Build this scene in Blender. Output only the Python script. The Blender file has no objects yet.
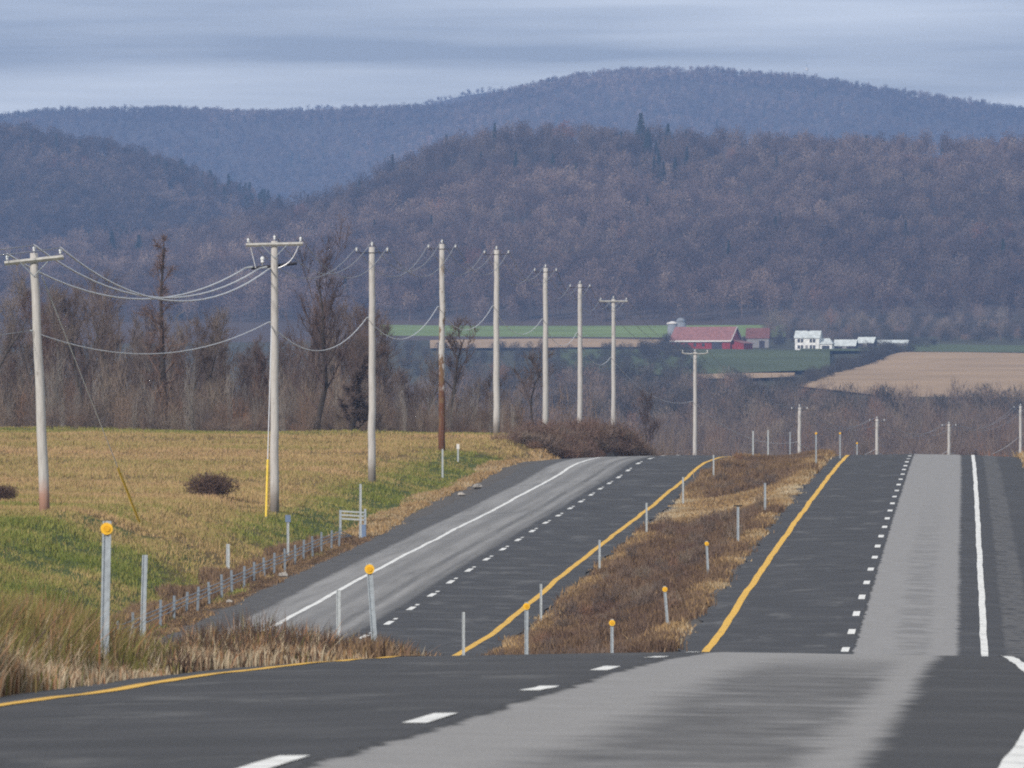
import bpy, math, random
import numpy as np

# ------------------------------------------------------------------ basics
SC = bpy.context.scene
COL = SC.collection
F = 8600.0            # focal length expressed in pixels of the 1024 wide picture
YH = 440.0            # picture row of eye level
EYE = 1.6             # eye height datum: world z = eye relative z + EYE
rng = np.random.default_rng(7)
random.seed(7)
R = math.radians


def at(px, py, d):
    """real point at distance d seen at that direction"""
    return np.array([(px - 512.0) / F * d, d, EYE - (py - YH) / F * d])


def hermite(tab):
    xs = np.array([t[0] for t in tab], float)
    ys = np.array([t[1] for t in tab], float)
    h = np.diff(xs)
    dl = np.diff(ys) / h
    m = np.empty_like(ys)
    m[0], m[-1] = dl[0], dl[-1]
    for i in range(1, len(xs) - 1):
        if dl[i - 1] * dl[i] <= 0:
            m[i] = 0.0
        else:
            w1, w2 = 2 * h[i] + h[i - 1], h[i] + 2 * h[i - 1]
            m[i] = (w1 + w2) / (w1 / dl[i - 1] + w2 / dl[i])

    def f(x):
        x = np.asarray(x, float)
        xc = np.clip(x, xs[0], xs[-1])
        i = np.clip(np.searchsorted(xs, xc, side='right') - 1, 0, len(xs) - 2)
        t = (xc - xs[i]) / h[i]
        t2, t3 = t * t, t * t * t
        r = ((2 * t3 - 3 * t2 + 1) * ys[i] + (t3 - 2 * t2 + t) * h[i] * m[i]
             + (-2 * t3 + 3 * t2) * ys[i + 1] + (t3 - t2) * h[i] * m[i + 1])
        r = r + np.where(x > xs[-1], (x - xs[-1]) * m[-1], 0) + np.where(x < xs[0], (x - xs[0]) * m[0], 0)
        return r
    return f


def sstep(a, b, x):
    t = np.clip((np.asarray(x, float) - a) / (b - a), 0, 1)
    return t * t * (3 - 2 * t)


_ph = np.random.default_rng(3).uniform(0, 6.283, 40)


def wob(x, y, s):
    """smooth cheap noise, about -1..1"""
    a = np.asarray(x, float) / s
    b = np.asarray(y, float) / s
    return (np.sin(1.7 * a + 0.9 * b + _ph[0]) + np.sin(-0.8 * a + 2.1 * b + _ph[1])
            + np.sin(2.9 * a - 1.3 * b + _ph[2]) * .7 + np.sin(1.1 * a + 3.7 * b + _ph[3]) * .6
            + np.sin(4.6 * a + 2.2 * b + _ph[4]) * .4) / 3.0


# ------------------------------------------------------------------ the lie of the land
_xr = hermite([(-200, -14.8), (0, -3.64), (43, -1.22), (55, -0.53), (67.5, .20), (80, .875), (92, 1.55),
               (140, 4.15), (232, 9.07), (300, 12.65), (400, 17.92), (490, 22.62), (560, 26.2)])
_xl = hermite([(-200, -29.8), (0, -18.0), (140, -10.65), (185, -8.38), (262, -4.51), (311, -2.2), (360, .27), (408, 2.74),
               (469, 5.80), (497, 7.45), (523, 9.55), (545, 11.6)])


def XR(d):
    d = np.asarray(d, float)
    return _xr(d) + .0004 * np.clip(d - 530, 0, None) ** 2


def XL(d):
    d = np.asarray(d, float)
    return _xl(d) + .00045 * np.clip(d - 545, 0, None) ** 2


ZR = hermite([(-400, -4.0), (-200, -2.2), (0, -1.42), (20, -1.44), (43, -1.635), (55, -1.80), (67.5, -1.96), (80, -2.13), (92, -2.34),
              (105, -2.60), (120, -3.02), (140, -3.72), (170, -4.85), (200, -5.55), (215, -5.64), (228, -5.5), (266, -4.74),
              (308, -3.93), (348, -3.19), (396, -2.36), (448, -1.52), (490, -.98), (507, -.84), (520, -.90), (560, -1.6),
              (620, -3.1), (700, -5.2), (800, -7.5), (900, -9)])
ZL = hermite([(-400, -5.0), (-200, -3.6), (0, -2.9), (50, -3.1), (100, -3.7), (140, -4.55), (185, -5.6), (226, -6.2), (262, -6.0),
              (286, -5.63), (311, -5.14), (335, -4.66), (360, -4.18), (384, -3.71), (408, -3.27), (433, -2.77), (469, -2.06),
              (500, -1.22), (520, -.95), (535, -.95), (560, -1.5), (620, -3.1), (700, -5.2), (800, -7.5), (900, -9)])
ZP = hermite([(-400, -3.0), (0, -2.6), (60, -2.8), (100, -3.5), (150, -4.6), (200, -5.1), (250, -4.75), (290, -3.95), (330, -2.85),
              (388, -2.70), (447, -1.95), (510, -.55), (573, .12), (620, .18), (680, -.3), (800, -2.6), (900, -5.6), (1000, -8.5)])
ZV = hermite([(-400, -9), (900, -9), (1200, -8.6), (1500, -5.5), (1900, 3), (2300, 12.6), (2600, 21), (2900, 30.3), (3100, 37),
              (3300, 44), (3800, 52), (6000, 70), (9600, 90)])


def stations(d):
    """lateral knots and their heights at distance d, left to right"""
    xl, xr, zl, zr, zp = XL(d), XR(d), ZL(d), ZR(d), ZP(d)
    k = sstep(500, 560, d)
    a = -16 + 8.2 * k
    b = -9.0 + 2.2 * k
    gap = xr - xl
    X = [xl - 70, xl + a - 12, xl + a, xl + (a + b) / 2, xl + b, xl - 6.7, xl - 3.66, xl, xl + 3.66, xl + 4.6,
         xl + 4.6 + (gap - 9.3) * .35, xl + 4.6 + (gap - 9.3) * .65, xr - 4.7, xr - 3.66, xr, xr + 3.66, xr + 6.6, xr + 9.5, xr + 22, xr + 80]
    zm = (zl + zr) / 2
    Z = [zp + .5, zp + .12, zp, zp * .5 + (zl - .35) * .5 + .1, zl - .42, zl - .22, zl - .09, zl, zl - .07, zl - .12,
         zl * .65 + zr * .35 - .5, zl * .3 + zr * .7 - .42, zr - .13, zr - .06, zr, zr - .06, zr - .2, zr - .55, zr - .3, zr + .3]
    return X, Z


def H(x, d, bump=True):
    """ground height (world z) at x, d"""
    x = np.asarray(x, float)
    d = np.asarray(d, float)
    x, d = np.broadcast_arrays(x, d)
    X, Z = stations(d)
    z = np.where(x < X[0], Z[0], Z[-1]).astype(float)
    for i in range(len(X) - 1):
        m = (x >= X[i]) & (x < X[i + 1])
        t = (x - X[i]) / np.maximum(X[i + 1] - X[i], 1e-6)
        if i in (0, 1, 2, 3, 9, 10, 11, 16, 17, 18):
            t = t * t * (3 - 2 * t) if i not in (10,) else t
        z = np.where(m, Z[i] + (Z[i + 1] - Z[i]) * t, z)
    if bump:
        off = np.where((x < X[5] - .3) | (x > X[16] + .3), 1.0, 0.0)
        z = z + off * (.10 * wob(x, d, 6.0) + .18 * wob(x, d, 19.0)) * sstep(0, 3, np.maximum(X[5] - x, x - X[16]))
    z = z - 2.6 * sstep(4.5, 11, x) * sstep(570, 610, d) * (x < X[5])
    zv = ZV(d) + 1.2 * wob(x, d, 130.0) * sstep(1000, 1500, d)
    k = sstep(680, 1000, d)
    return z * (1 - k) + zv * k + EYE


# ------------------------------------------------------------------ mesh helpers
class MB:
    def __init__(self):
        self.v, self.f, self.n = [], [], 0

    def add(self, verts, faces):
        n = self.n
        self.v += [tuple(map(float, p)) for p in verts]
        self.f += [tuple(i + n for i in q) for q in faces]
        self.n = len(self.v)

    def box(self, lo, hi, M=None):
        x0, y0, z0 = lo
        x1, y1, z1 = hi
        vs = [(x0, y0, z0), (x1, y0, z0), (x1, y1, z0), (x0, y1, z0), (x0, y0, z1), (x1, y0, z1), (x1, y1, z1), (x0, y1, z1)]
        if M is not None:
            vs = [M(p) for p in vs]
        self.add(vs, [(3, 2, 1, 0), (4, 5, 6, 7), (0, 1, 5, 4), (1, 2, 6, 5), (2, 3, 7, 6), (3, 0, 4, 7)])

    def tube(self, pts, rad, n=8, cap=True):
        pts = [np.array(p, float) for p in pts]
        if np.isscalar(rad):
            rad = [rad] * len(pts)
        rings = []
        up = None
        for i, p in enumerate(pts):
            t = pts[min(i + 1, len(pts) - 1)] - pts[max(i - 1, 0)]
            t = t / (np.linalg.norm(t) + 1e-9)
            if up is None:
                up = np.array([1.0, 0, 0]) if abs(t[0]) < .8 else np.array([0, 1.0, 0])
            a = np.cross(t, up)
            a /= np.linalg.norm(a) + 1e-9
            b = np.cross(t, a)
            rings.append([p + rad[i] * (math.cos(2 * math.pi * k / n) * a + math.sin(2 * math.pi * k / n) * b) for k in range(n)])
        vs = [q for r in rings for q in r]
        fs = []
        for i in range(len(pts) - 1):
            for k in range(n):
                k2 = (k + 1) % n
                fs.append((i * n + k, i * n + k2, (i + 1) * n + k2, (i + 1) * n + k))
        if cap:
            fs.append(tuple(range(n))[::-1])
            fs.append(tuple(range((len(pts) - 1) * n, len(pts) * n)))
        self.add(vs, fs)

    def lathe(self, prof, c=(0, 0, 0), n=12):
        c = np.array(c, float)
        vs, fs = [], []
        for r, z in prof:
            for k in range(n):
                a = 2 * math.pi * k / n
                vs.append(c + np.array([r * math.cos(a), r * math.sin(a), z]))
        for i in range(len(prof) - 1):
            for k in range(n):
                k2 = (k + 1) % n
                fs.append((i * n + k, i * n + k2, (i + 1) * n + k2, (i + 1) * n + k))
        fs.append(tuple(range(n))[::-1])
        fs.append(tuple(range((len(prof) - 1) * n, len(prof) * n)))
        self.add(vs, fs)

    def build(self, name, mat, parent=None, smooth=False, loc=None):
        me = bpy.data.meshes.new(name)
        me.from_pydata(self.v, [], self.f)
        return link(name, me, mat, parent, smooth, loc)


def link(name, me, mat, parent=None, smooth=False, loc=None):
    if mat is not None:
        me.materials.append(mat)
    if smooth and len(me.polygons):
        me.polygons.foreach_set('use_smooth', np.ones(len(me.polygons), bool))
    me.update()
    o = bpy.data.objects.new(name, me)
    COL.objects.link(o)
    if parent is not None:
        o.parent = parent
    if loc is not None:
        o.location = loc
    return o


def tri_mesh(name, V, T, tint=None):
    """fast big triangle mesh; tint one float per vertex"""
    me = bpy.data.meshes.new(name)
    V = np.ascontiguousarray(V, np.float32)
    T = np.ascontiguousarray(T, np.int32)
    me.vertices.add(len(V))
    me.vertices.foreach_set('co', V.ravel())
    me.loops.add(T.size)
    me.loops.foreach_set('vertex_index', T.ravel())
    me.polygons.add(len(T))
    me.polygons.foreach_set('loop_start', np.arange(0, T.size, 3, dtype=np.int32))
    if tint is not None:
        a = me.attributes.new('tint', 'FLOAT', 'POINT')
        a.data.foreach_set('value', np.ascontiguousarray(tint, np.float32))
    me.update(calc_edges=True)
    return me


def grid_mesh(name, P, uv=None, attrs=None):
    """P [rows, cols, 3]"""
    nr, nc = P.shape[:2]
    me = bpy.data.meshes.new(name)
    i = np.arange((nr - 1) * (nc - 1))
    r, c = i // (nc - 1), i % (nc - 1)
    q = np.stack([r * nc + c, r * nc + c + 1, (r + 1) * nc + c + 1, (r + 1) * nc + c], 1).astype(np.int32)
    me.vertices.add(nr * nc)
    me.vertices.foreach_set('co', np.ascontiguousarray(P.reshape(-1, 3), np.float32).ravel())
    me.loops.add(q.size)
    me.loops.foreach_set('vertex_index', q.ravel())
    me.polygons.add(len(q))
    me.polygons.foreach_set('loop_start', np.arange(0, q.size, 4, dtype=np.int32))
    me.update(calc_edges=True)
    if uv is not None:
        l = me.uv_layers.new(name='UVMap')
        l.data.foreach_set('uv', np.ascontiguousarray(uv.reshape(-1, 2)[q.ravel()], np.float32).ravel())
    for k, a in (attrs or {}).items():
        at_ = me.attributes.new(k, 'FLOAT', 'POINT')
        at_.data.foreach_set('value', np.ascontiguousarray(a.ravel(), np.float32))
    return me


def empty(name, loc=(0, 0, 0), rz=0.0):
    o = bpy.data.objects.new(name, None)
    o.empty_display_size = .3
    COL.objects.link(o)
    o.location = loc
    o.rotation_euler = (0, 0, rz)
    return o


def tag(o, label, cat, group=None):
    o['label'] = label
    o['category'] = cat
    o['kind'] = 'thing'
    if group:
        o['group'] = group
    return o


def structure(o):
    o['kind'] = 'structure'
    return o


def stuff(o, label=None, cat=None):
    o['kind'] = 'stuff'
    if label:
        o['label'] = label
        o['category'] = cat
    return o


# ------------------------------------------------------------------ materials
class NT:
    def __init__(self, name):
        self.m = bpy.data.materials.new(name)
        self.m.use_nodes = True
        self.t = self.m.node_tree
        self.n = self.t.nodes
        self.b = self.n['Principled BSDF']
        self.out = self.n['Material Output']

    def node(self, typ, **kw):
        nd = self.n.new(typ)
        for k, v in kw.items():
            setattr(nd, k, v)
        return nd

    def l(self, a, b):
        self.t.links.new(a, b)

    def val(self, sock, v):
        if hasattr(v, 'is_output') or isinstance(v, bpy.types.NodeSocket):
            self.l(v, sock)
        else:
            sock.default_value = v

    def math(self, op, a, b=0.0, c=None, clamp=False):
        nd = self.node('ShaderNodeMath', operation=op, use_clamp=clamp)
        self.val(nd.inputs[0], a)
        self.val(nd.inputs[1], b)
        if c is not None:
            self.val(nd.inputs[2], c)
        return nd.outputs[0]

    def ss(self, x, a, b):
        nd = self.node('ShaderNodeMapRange', interpolation_type='SMOOTHSTEP')
        self.val(nd.inputs[0], x)
        nd.inputs[1].default_value = a
        nd.inputs[2].default_value = b
        nd.inputs[3].default_value = 0
        nd.inputs[4].default_value = 1
        return nd.outputs[0]

    def noise(self, vec, scale, detail=4, rough=.55, stretch=None):
        if stretch is not None:
            mp = self.node('ShaderNodeMapping')
            self.l(vec, mp.inputs[0])
            mp.inputs['Scale'].default_value = stretch
            vec = mp.outputs[0]
        nd = self.node('ShaderNodeTexNoise')
        self.l(vec, nd.inputs['Vector'])
        nd.inputs['Scale'].default_value = scale
        nd.inputs['Detail'].default_value = detail
        nd.inputs['Roughness'].default_value = rough
        return nd.outputs[0]

    def mix(self, f, a, b, mode='MIX'):
        nd = self.node('ShaderNodeMix', data_type='RGBA', blend_type=mode)
        self.val(nd.inputs[0], f)
        for s, v in ((nd.inputs[6], a), (nd.inputs[7], b)):
            if isinstance(v, (tuple, list)):
                s.default_value = (*v[:3], 1)
            else:
                self.l(v, s)
        return nd.outputs[2]

    def ramp(self, f, stops):
        nd = self.node('ShaderNodeValToRGB')
        self.val(nd.inputs[0], f)
        e = nd.color_ramp.elements
        while len(e) < len(stops):
            e.new(.5)
        for i, (p, c) in enumerate(stops):
            e[i].position = p
            e[i].color = (*c, 1)
        return nd.outputs[0]

    def coord(self, which='Object'):
        return self.node('ShaderNodeTexCoord').outputs[which]

    def attr(self, name):
        return self.node('ShaderNodeAttribute', attribute_name=name).outputs['Fac']

    def objrand(self):
        return self.node('ShaderNodeObjectInfo').outputs['Random']

    def done(self, col, rough=.8, metal=0.0, spec=.3, bump=None, bstr=.3, bdist=.02):
        if isinstance(col, (tuple, list)):
            self.b.inputs['Base Color'].default_value = (*col[:3], 1)
        else:
            self.l(col, self.b.inputs['Base Color'])
        self.val(self.b.inputs['Roughness'], rough)
        self.b.inputs['Metallic'].default_value = metal
        self.b.inputs['Specular IOR Level'].default_value = spec
        if bump is not None:
            bp = self.node('ShaderNodeBump')
            bp.inputs['Strength'].default_value = bstr
            bp.inputs['Distance'].default_value = bdist
            self.l(bump, bp.inputs['Height'])
            self.l(bp.outputs[0], self.b.inputs['Normal'])
        return self.m


def simple(name, c, var=.15, scale=6, rough=.8, metal=0.0, spec=.3):
    t = NT(name)
    n = t.noise(t.coord('Object'), scale, 4)
    a = tuple(x * (1 - var) for x in c)
    b = tuple(x * (1 + var) for x in c)
    return t.done(t.ramp(n, [(.3, a), (.7, b)]), rough, metal, spec)


def mat_road(name, right):
    t = NT(name)
    uv = t.coord('UV')
    sp = t.node('ShaderNodeSeparateXYZ')
    t.l(uv, sp.inputs[0])
    u, v = sp.outputs[0], sp.outputs[1]
    n_big = t.noise(uv, .5, 6, .62, (1, .8, 1))
    n_mid = t.noise(uv, 1.5, 6, .68, (1, .75, 1))
    n_fine = t.noise(uv, 38, 4, .75)
    n_long = t.noise(uv, 1.3, 6, .66, (1, .035, 1))
    n_edge = t.noise(uv, 1.1, 7, .66, (1, .8, 1))
    n_scuff = t.noise(uv, .42, 6, .68, (1.4, .5, 1))
    uw = t.math('ADD', u, t.math('MULTIPLY', t.math('SUBTRACT', n_edge, .5), .40))
    if right:
        far = t.ss(v, 100, 130)
        dark = t.ramp(n_big, [(.35, (.041, .042, .048)), (.52, (.052, .053, .060)), (.66, (.070, .071, .078)), (.74, (.11, .11, .12))])
        light = t.ramp(n_mid, [(.3, (.235, .230, .232)), (.7, (.29, .284, .287))])
        stain = t.ramp(n_mid, [(.35, (.085, .084, .089)), (.6, (.15, .148, .153))])
        # the newer light surface of the right hand lane
        m = t.math('MULTIPLY', t.ss(uw, .18, .30), t.math('SUBTRACT', 1.0, t.ss(uw, 2.85, 3.05)))
        # worn and oily middle of that lane on the near crest
        near = t.math('SUBTRACT', 1.0, t.ss(v, 72, 104))
        uws = t.math('ADD', u, t.math('MULTIPLY', t.math('SUBTRACT', n_edge, .5), 1.0))
        band = t.math('MULTIPLY', t.ss(uws, .95, 1.55), t.math('SUBTRACT', 1.0, t.ss(uws, 2.45, 2.75)))
        far_st = t.math('MULTIPLY', t.math('MULTIPLY', t.ss(uws, 1.1, 1.5), t.math('SUBTRACT', 1.0, t.ss(uws, 2.0, 2.4))), t.ss(n_big, .40, .56))
        far_st = t.math('MULTIPLY', far_st, t.math('SUBTRACT', 1.0, t.ss(v, 255, 420)))
        st = t.math('MAXIMUM', t.math('MULTIPLY', band, near), t.math('MULTIPLY', t.math('MULTIPLY', far_st, far), .42), clamp=True)
        st = t.math('MULTIPLY', st, t.ss(n_big, .25, .5))
        c = t.mix(m, dark, t.mix(st, light, stain))
        # old repair strip on the outer shoulder
        sh = t.math('MULTIPLY', t.ss(uw, 4.15, 4.3), t.math('SUBTRACT', 1.0, t.ss(uw, 4.9, 5.1)))
        sh = t.math('MULTIPLY', sh, t.ss(n_mid, .42, .52))
        c = t.mix(t.math('MULTIPLY', sh, .8), c, (.12, .118, .122))
        # scuffs in the passing lane
        sc_ = t.math('MULTIPLY', t.ss(n_scuff, .53, .70), t.math('SUBTRACT', 1.0, t.ss(u, -.3, .0)))
        c = t.mix(t.math('MULTIPLY', sc_, .6), c, (.14, .14, .144))
        seam = t.math('LESS_THAN', t.math('ABSOLUTE', t.math('SUBTRACT', uw, .2)), .035)
        c = t.mix(t.math('MULTIPLY', seam, .6), c, (.03, .03, .033))
    else:
        dark = t.ramp(n_big, [(.35, (.040, .041, .047)), (.52, (.053, .054, .060)), (.68, (.085, .086, .092)), (.76, (.13, .13, .14))])
        light = t.ramp(n_long, [(.30, (.155, .152, .154)), (.48, (.23, .226, .227)), (.66, (.285, .28, .281))])
        m = t.math('MULTIPLY', t.ss(uw, -5.4, -5.1), t.math('SUBTRACT', 1.0, t.ss(uw, -.75, -.4)))
        c = t.mix(m, dark, light)
        grav = t.ramp(n_mid, [(.3, (.055, .054, .057)), (.7, (.11, .107, .109))])
        c = t.mix(t.math('SUBTRACT', 1.0, t.ss(uw, -5.3, -4.9)), c, grav)
        for lat, ww_, k_ in ((-2.75, .35, .45), (-1.55, .22, .75), (-.75, .3, .7)):
            dd = t.math('ABSOLUTE', t.math('SUBTRACT', uw, lat))
            tk = t.math('MULTIPLY', t.math('SUBTRACT', 1.0, t.ss(dd, ww_ * .2, ww_ * 1.4)), t.ss(n_long, .34, .56))
            c = t.mix(t.math('MULTIPLY', tk, k_), c, (.085, .085, .089))
        sc_ = t.math('MULTIPLY', t.ss(n_scuff, .53, .68), t.ss(u, .2, .5))
        c = t.mix(t.math('MULTIPLY', sc_, .6), c, (.14, .14, .145))
    c = t.mix(.35, c, t.ramp(n_fine, [(.32, (.12, .12, .12)), (.5, (.5, .5, .5)), (.68, (.9, .9, .9))]), 'OVERLAY')
    return t.done(c, t.math('ADD', .72, t.math('MULTIPLY', n_big, .2)), 0, .25, n_fine, .4, .012)


def mat_paint(name, c, worn):
    t = NT(name)
    uv = t.coord('Object')
    n = t.noise(uv, 2.2, 6, .7)
    f = t.noise(uv, 30, 3, .7)
    w = t.math('ADD', n, t.math('MULTIPLY', f, .5))
    k = t.ss(w, .74, .94)
    return t.done(t.mix(t.math('MULTIPLY', k, worn), c, (.07, .07, .075)), .65, 0, .3)


def mat_blades(name, stops, edge=None):
    t = NT(name)
    c = t.ramp(t.attr('tint'), stops)
    n = t.noise(t.coord('Object'), .35, 3)
    c = t.mix(.5, c, t.ramp(n, [(.3, (.36, .36, .36)), (.7, (.64, .64, .64))]), 'OVERLAY')
    return t.done(c, .9, 0, .1)


def mat_ground():
    t = NT('ground_soil_and_turf')
    p = t.coord('Object')
    n1 = t.noise(p, .22, 6, .6)
    n2 = t.noise(p, 2.6, 4, .6)
    n3 = t.noise(p, .05, 4, .6)
    gold = t.ramp(n2, [(.3, (.12, .082, .035)), (.7, (.20, .14, .062))])
    green = t.ramp(n2, [(.3, (.05, .068, .022)), (.7, (.095, .115, .035))])
    brown = t.ramp(n2, [(.3, (.065, .048, .032)), (.7, (.12, .09, .06))])
    gravel = t.ramp(n2, [(.3, (.075, .07, .068)), (.7, (.14, .13, .125))])
    valley = t.ramp(n3, [(.35, (.05, .05, .035)), (.65, (.075, .072, .045))])
    a = t.math('ADD', t.attr('green'), t.math('MULTIPLY', t.math('SUBTRACT', n1, .5), 1.1))
    c = t.mix(t.ss(a, .3, .7), gold, green)
    b = t.math('ADD', t.attr('brown'), t.math('MULTIPLY', t.math('SUBTRACT', n1, .5), .5))
    c = t.mix(t.ss(b, .35, .65), c, brown)
    g = t.math('ADD', t.attr('gravel'), t.math('MULTIPLY', t.math('SUBTRACT', n1, .5), .6))
    c = t.mix(t.ss(g, .4, .6), c, gravel)
    c = t.mix(t.attr('valley'), c, valley)
    return t.done(c, .95, 0, .1, n2, .5, .1)


def mat_twig(name, stops, rough=.95):
    """colour differs from tree to tree"""
    t = NT(name)
    c = t.ramp(t.objrand(), stops)
    n = t.noise(t.coord('Object'), .6, 2)
    c = t.mix(.4, c, t.ramp(n, [(.3, (.35, .35, .35)), (.7, (.65, .65, .65))]), 'OVERLAY')
    return t.done(c, rough, 0, .1)


def mat_hillwood(name, stops):
    t = NT(name)
    oi = t.node('ShaderNodeObjectInfo')
    stand = t.noise(oi.outputs['Location'], .011, 3, .6)
    patch = t.noise(oi.outputs['Location'], .0032, 2, .5)
    f = t.math('ADD', t.math('MULTIPLY', oi.outputs['Random'], .75), t.math('MULTIPLY', t.math('SUBTRACT', stand, .37), 1.0), clamp=True)
    c = t.ramp(f, stops)
    k = t.math('ADD', .72, t.math('MULTIPLY', t.ss(patch, .35, .68), .85))  # sunlit patches on the hills, put into the tree colour as broad tone
    vm = t.node('ShaderNodeVectorMath', operation='SCALE')
    t.l(c, vm.inputs[0])
    t.l(k, vm.inputs['Scale'])
    return t.done(vm.outputs[0], .95, 0, .1)


def mat_pole(name, kind):
    t = NT(name)
    p = t.coord('Object')
    grain = t.noise(p, 5, 5, .65, (6, 6, .35))
    blot = t.noise(p, 1.1, 5, .65, (2.4, 2.4, 1))
    c = t.ramp(grain, [(.28, (.33, .31, .30)), (.5, (.46, .44, .425)), (.72, (.56, .545, .53))])
    sp = t.node('ShaderNodeSeparateXYZ')
    t.l(p, sp.inputs[0])
    z = sp.outputs[2]
    if kind == 'peeling':
        rust = t.ramp(grain, [(.3, (.07, .035, .022)), (.7, (.19, .085, .05))])
        # lower = more bare brown wood
        a = t.math('ADD', t.math('ADD', blot, .12), t.math('MULTIPLY', z, -.05))
        c = t.mix(t.ss(a, .33, .41), c, rust)
        mid = t.math('MULTIPLY', t.ss(blot, .52, .56), t.math('SUBTRACT', 1, t.ss(z, 10.5, 12)))
        c = t.mix(t.math('MULTIPLY', mid, .8), c, (.17, .11, .06))
    else:
        a = t.math('SUBTRACT', 1, t.ss(t.math('ADD', z, blot), .9, 1.9))
        tone = (.34, .12, .05) if kind == 'rusty' else (.16, .13, .11)
        c = t.mix(t.math('MULTIPLY', a, .7), c, tone)
        c = t.mix(t.math('MULTIPLY', t.ss(blot, .62, .7), .5), c, (.16, .14, .12))
    return t.done(c, .85, 0, .2, grain, .4, .01)


def mat_siding(name, c, vert, per):
    t = NT(name)
    p = t.coord('Object')
    w = t.node('ShaderNodeTexWave', wave_type='BANDS', bands_direction='X' if vert else 'Z')
    t.l(p, w.inputs[0])
    w.inputs['Scale'].default_value = per
    w.inputs['Distortion'].default_value = .3
    n = t.noise(p, .9, 5, .65)
    k = t.math('MULTIPLY', t.math('ADD', t.math('MULTIPLY', w.outputs[0], .25), n), .8)
    a = tuple(x * .6 for x in c)
    b = tuple(min(1, x * 1.3) for x in c)
    return t.done(t.ramp(k, [(.3, a), (.7, b)]), .8, 0, .2)


M = {}
M['road_r'] = mat_road('asphalt_near_carriageway', True)
M['road_l'] = mat_road('asphalt_far_carriageway', False)
M['white'] = mat_paint('white_road_paint', (.78, .78, .77), .55)
M['yellow'] = mat_paint('yellow_road_paint', (.74, .43, .05), .45)
M['ground'] = mat_ground()
M['grass'] = mat_blades('field_grass', [(0, (.11, .14, .035)), (.22, (.185, .20, .052)), (.42, (.265, .23, .082)), (.6, (.335, .25, .112)), (.82, (.41, .285, .145)), (1, (.40, .25, .15))])
M['weed'] = mat_blades('dead_weeds', [(0, (.065, .044, .036)), (.3, (.145, .095, .068)), (.52, (.21, .145, .092)), (.68, (.36, .23, .105)), (.82, (.36, .27, .165)), (1, (.46, .38, .265))])
M['verge'] = mat_blades('tall_verge_grass', [(0, (.06, .042, .036)), (.18, (.14, .095, .07)), (.28, (.115, .125, .035)), (.48, (.20, .18, .06)), (.62, (.29, .21, .11)), (.76, (.30, .145, .075)), (1, (.46, .39, .28))])
M['bark'] = simple('grey_bark', (.085, .074, .066), .3, 3, .95, 0, .1)
M['bark_dark'] = simple('dark_bark', (.05, .042, .037), .3, 3, .95, 0, .1)
M['twigs'] = mat_twig('bare_twigs', [(0, (.085, .062, .060)), (.35, (.118, .088, .080)), (.7, (.15, .115, .102)), (1, (.21, .172, .15))])
M['twigs_red'] = mat_twig('reddish_twigs', [(0, (.12, .08, .068)), (.5, (.155, .10, .082)), (1, (.185, .125, .10))])
M['scrub'] = mat_twig('scrub_twigs', [(0, (.11, .085, .078)), (.3, (.15, .12, .105)), (.6, (.18, .125, .10)), (.85, (.22, .18, .145)), (1, (.22, .12, .08))])
M['rust_scrub'] = mat_twig('rusty_scrub_twigs', [(0, (.16, .09, .06)), (.5, (.28, .12, .06)), (1, (.34, .17, .085))])
M['hillwood'] = mat_hillwood('hillside_twigs', [(0, (.030, .019, .019)), (.25, (.064, .041, .038)), (.5, (.100, .066, .057)), (.75, (.150, .104, .085)), (.93, (.205, .15, .118)), (1, (.20, .085, .055))])
M['pale_stem'] = mat_twig('pale_sapling_stems', [(0, (.19, .17, .155)), (1, (.30, .275, .25))])
M['scrub_dark'] = mat_twig('dark_hedge_twigs', [(0, (.04, .037, .036)), (.5, (.065, .058, .052)), (1, (.09, .078, .062))])
M['bush'] = simple('brown_bush_twigs', (.115, .075, .058), .3, 3, .95, 0, .1)
M['rail_steel'] = simple('dull_rail_steel', (.19, .225, .265), .2, 12, .6, .1, .3)
M['conifer'] = mat_twig('conifer_needles', [(0, (.012, .022, .015)), (1, (.024, .038, .022))])
M['pole'] = mat_pole('weathered_pole_wood', 'plain')
M['pole_rusty'] = mat_pole('weathered_pole_wood_rusty_foot', 'rusty')
M['pole_peel'] = mat_pole('peeling_pole_wood', 'peeling')
M['arm'] = simple('crossarm_wood', (.40, .39, .37), .25, 4)
M['arm_dark'] = simple('dark_steel_arm', (.045, .043, .055), .2, 8, .6, .3)
M['porcelain'] = simple('pale_insulator', (.68, .70, .72), .06, 10, .25, 0, .5)
M['steel'] = simple('galvanized_steel', (.33, .37, .41), .2, 12, .6, .1, .4)
M['steel_pale'] = simple('pale_galvanized_steel', (.42, .45, .47), .18, 12, .55, .2, .4)
M['reflector'] = simple('amber_reflector', (.80, .46, .03), .08, 30, .35, 0, .5)
M['lens'] = simple('orange_lens', (.70, .36, .02), .1, 40, .25, 0, .5)
M['wire'] = simple('aluminium_wire', (.72, .73, .76), .1, 3, .45, .3, .5)
M['wire_dim'] = simple('dull_wire', (.30, .31, .34), .1, 3, .5, .3, .4)
M['guard'] = simple('yellow_guy_guard', (.72, .50, .06), .12, 3, .5)
M['barn_red'] = mat_siding('red_barn_boards', (.25, .03, .032), True, 1.3)
M['barn_roof'] = mat_siding('faded_red_roof', (.27, .125, .12), True, .7)
M['trim'] = simple('white_trim', (.66, .64, .62), .1, 2)
M['white_siding'] = mat_siding('white_clapboard', (.78, .78, .76), False, 3)
M['grey_siding'] = mat_siding('grey_boards', (.25, .24, .24), True, 1.5)
M['dark_siding'] = mat_siding('dark_boards', (.05, .045, .06), True, 1.5)
M['metal_roof'] = mat_siding('pale_metal_roof', (.56, .60, .60), True, 1)
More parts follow.
